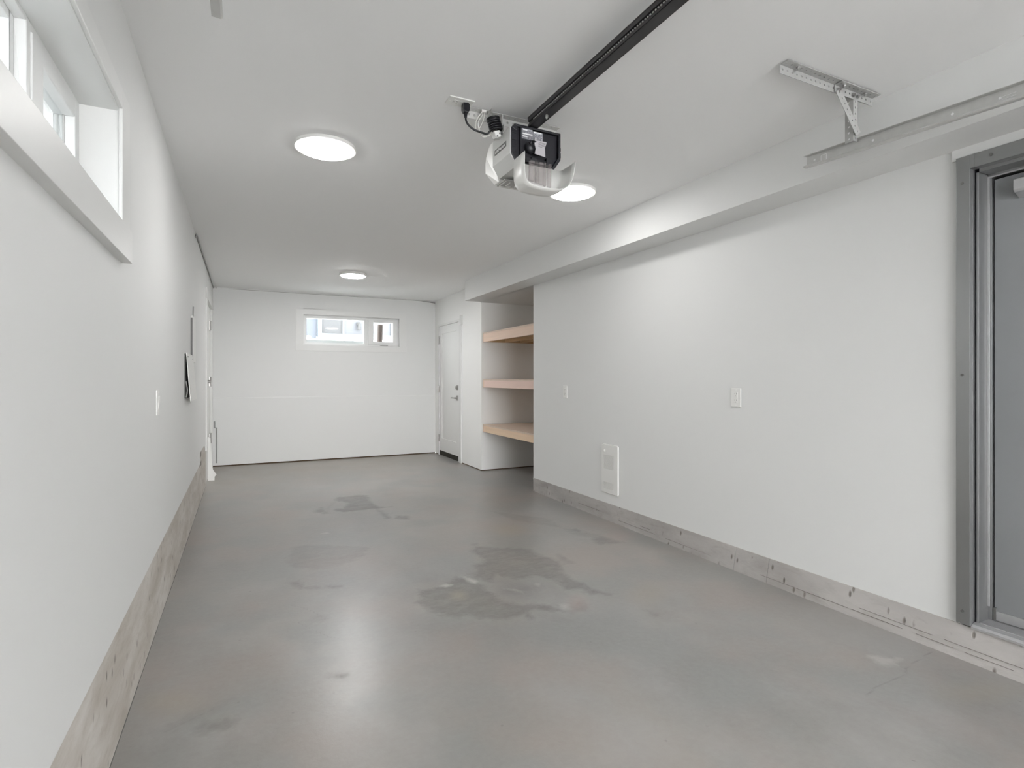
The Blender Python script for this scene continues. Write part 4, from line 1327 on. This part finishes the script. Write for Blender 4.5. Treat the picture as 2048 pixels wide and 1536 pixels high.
# thin white bell wires looping over the angle
bm = bmesh.new()
tube(bm, [(0.995, 2.33, 2.436), (0.985, 2.325, 2.420), (0.965, 2.32, 2.392), (0.956, 2.32, 2.360), (0.962, 2.32, 2.335), (0.985, 2.32, 2.327), (1.015, 2.315, 2.333), (1.035, 2.31, 2.338)], 0.0021, 6, 6)
tube(bm, [(1.000, 2.33, 2.436), (0.990, 2.325, 2.412), (0.972, 2.322, 2.380), (0.972, 2.322, 2.350), (0.985, 2.322, 2.318), (1.000, 2.318, 2.312), (1.022, 2.312, 2.322), (1.035, 2.31, 2.334)], 0.0021, 6, 6)
tube(bm, [(1.005, 2.33, 2.436), (1.0, 2.325, 2.40), (0.985, 2.322, 2.365), (0.975, 2.322, 2.345), (0.978, 2.322, 2.325)], 0.0018, 6, 6)
box(bm, 0.990, 1.012, 2.325, 2.335, 2.430, 2.440)
o = obj('bell_wire', bm, 'wire', smooth=False, doubles=False)
tag(o, 'thin white bell wires looped beside the coiled black cord', 'wire')

# ------------------------------------------------------------------ outside, seen through the windows
hn = thing('neighbouring_house', 'pale blue-grey house wall with a white framed window, outside the back window', 'house', (2, 13, -0.1))
boxes('wall', [(-1.9, 9, 13.0, 13.3, -0.1, 5.0)], 'siding', hn)
bm = bmesh.new()
rect_frame(bm, 'y', 12.93, 13.0, 1.516, 3.25, 2.135, 3.20, (0.085, 0.085, 0.085, 0.085))
box(bm, 2.05, 2.095, 12.94, 13.0, 2.22, 3.115)
box(bm, 1.47, 3.30, 12.90, 13.0, 2.100, 2.140)
wf = obj('window_frame', bm, 'nbr_trim', hn, doubles=False)
boxes('pane', [(1.60, 2.05, 12.97, 12.99, 2.22, 3.115)], 'nbr_glass', wf)
boxes('pane', [(2.095, 3.165, 12.97, 12.99, 2.22, 3.115)], 'nbr_blind', wf)
bm = bmesh.new()
cyl(bm, (2.41, 12.86, 2.32), (2.41, 12.86, 2.46), 0.045, 0.03)
box(bm, 2.37, 2.45, 12.88, 13.0, 2.42, 2.50)
obj('wall_lamp', bm, 'grey_ext', hn)
fn = thing('white_fence', 'bright white fence top in front of the neighbouring house', 'fence', (1.7, 11, -0.1))
boxes('panel', [(-1.9, 8, 10.97, 11.03, -0.1, 1.965)], 'white_ext', fn)
boxes('post', [(1.02, 1.155, 10.93, 11.07, -0.1, 2.005)], 'white_ext', fn)
tb = thing('cardboard_tube', 'brown cardboard tube standing outside on the back window ledge', 'tube', (1.95, 8.70, 1.775))
bm = bmesh.new()
cyl(bm, (1.950, 8.70, 1.776), (1.958, 8.70, 2.048), 0.041, seg=24)
tbo = obj('tube', bm, 'card', tb)
for z, hgt in ((1.835, 0.006), (1.985, 0.006), (1.955, 0.010)):
    bm = bmesh.new()
    cyl(bm, (1.950 + (z - 1.776) * 0.03, 8.70, z), (1.950 + (z + hgt - 1.776) * 0.03, 8.70, z + hgt), 0.0415, seg=24)
    obj('printed_band', bm, 'card_ink', tbo)
hs = thing('side_house', 'white house wall close outside the high left window', 'house', (-2.4, 2, -0.1))
boxes('wall', [(-2.2, -2.0, -5, 8.2, -0.1, 6.0)], 'side_siding', hs)
boxes('corner_board', [(-2.0, -1.975, 8.1, 8.2, -0.1, 6.0)], 'white_ext', hs)
boxes('corner_board', [(-2.0, -1.975, -5.0, -4.9, -0.1, 6.0)], 'white_ext', hs)
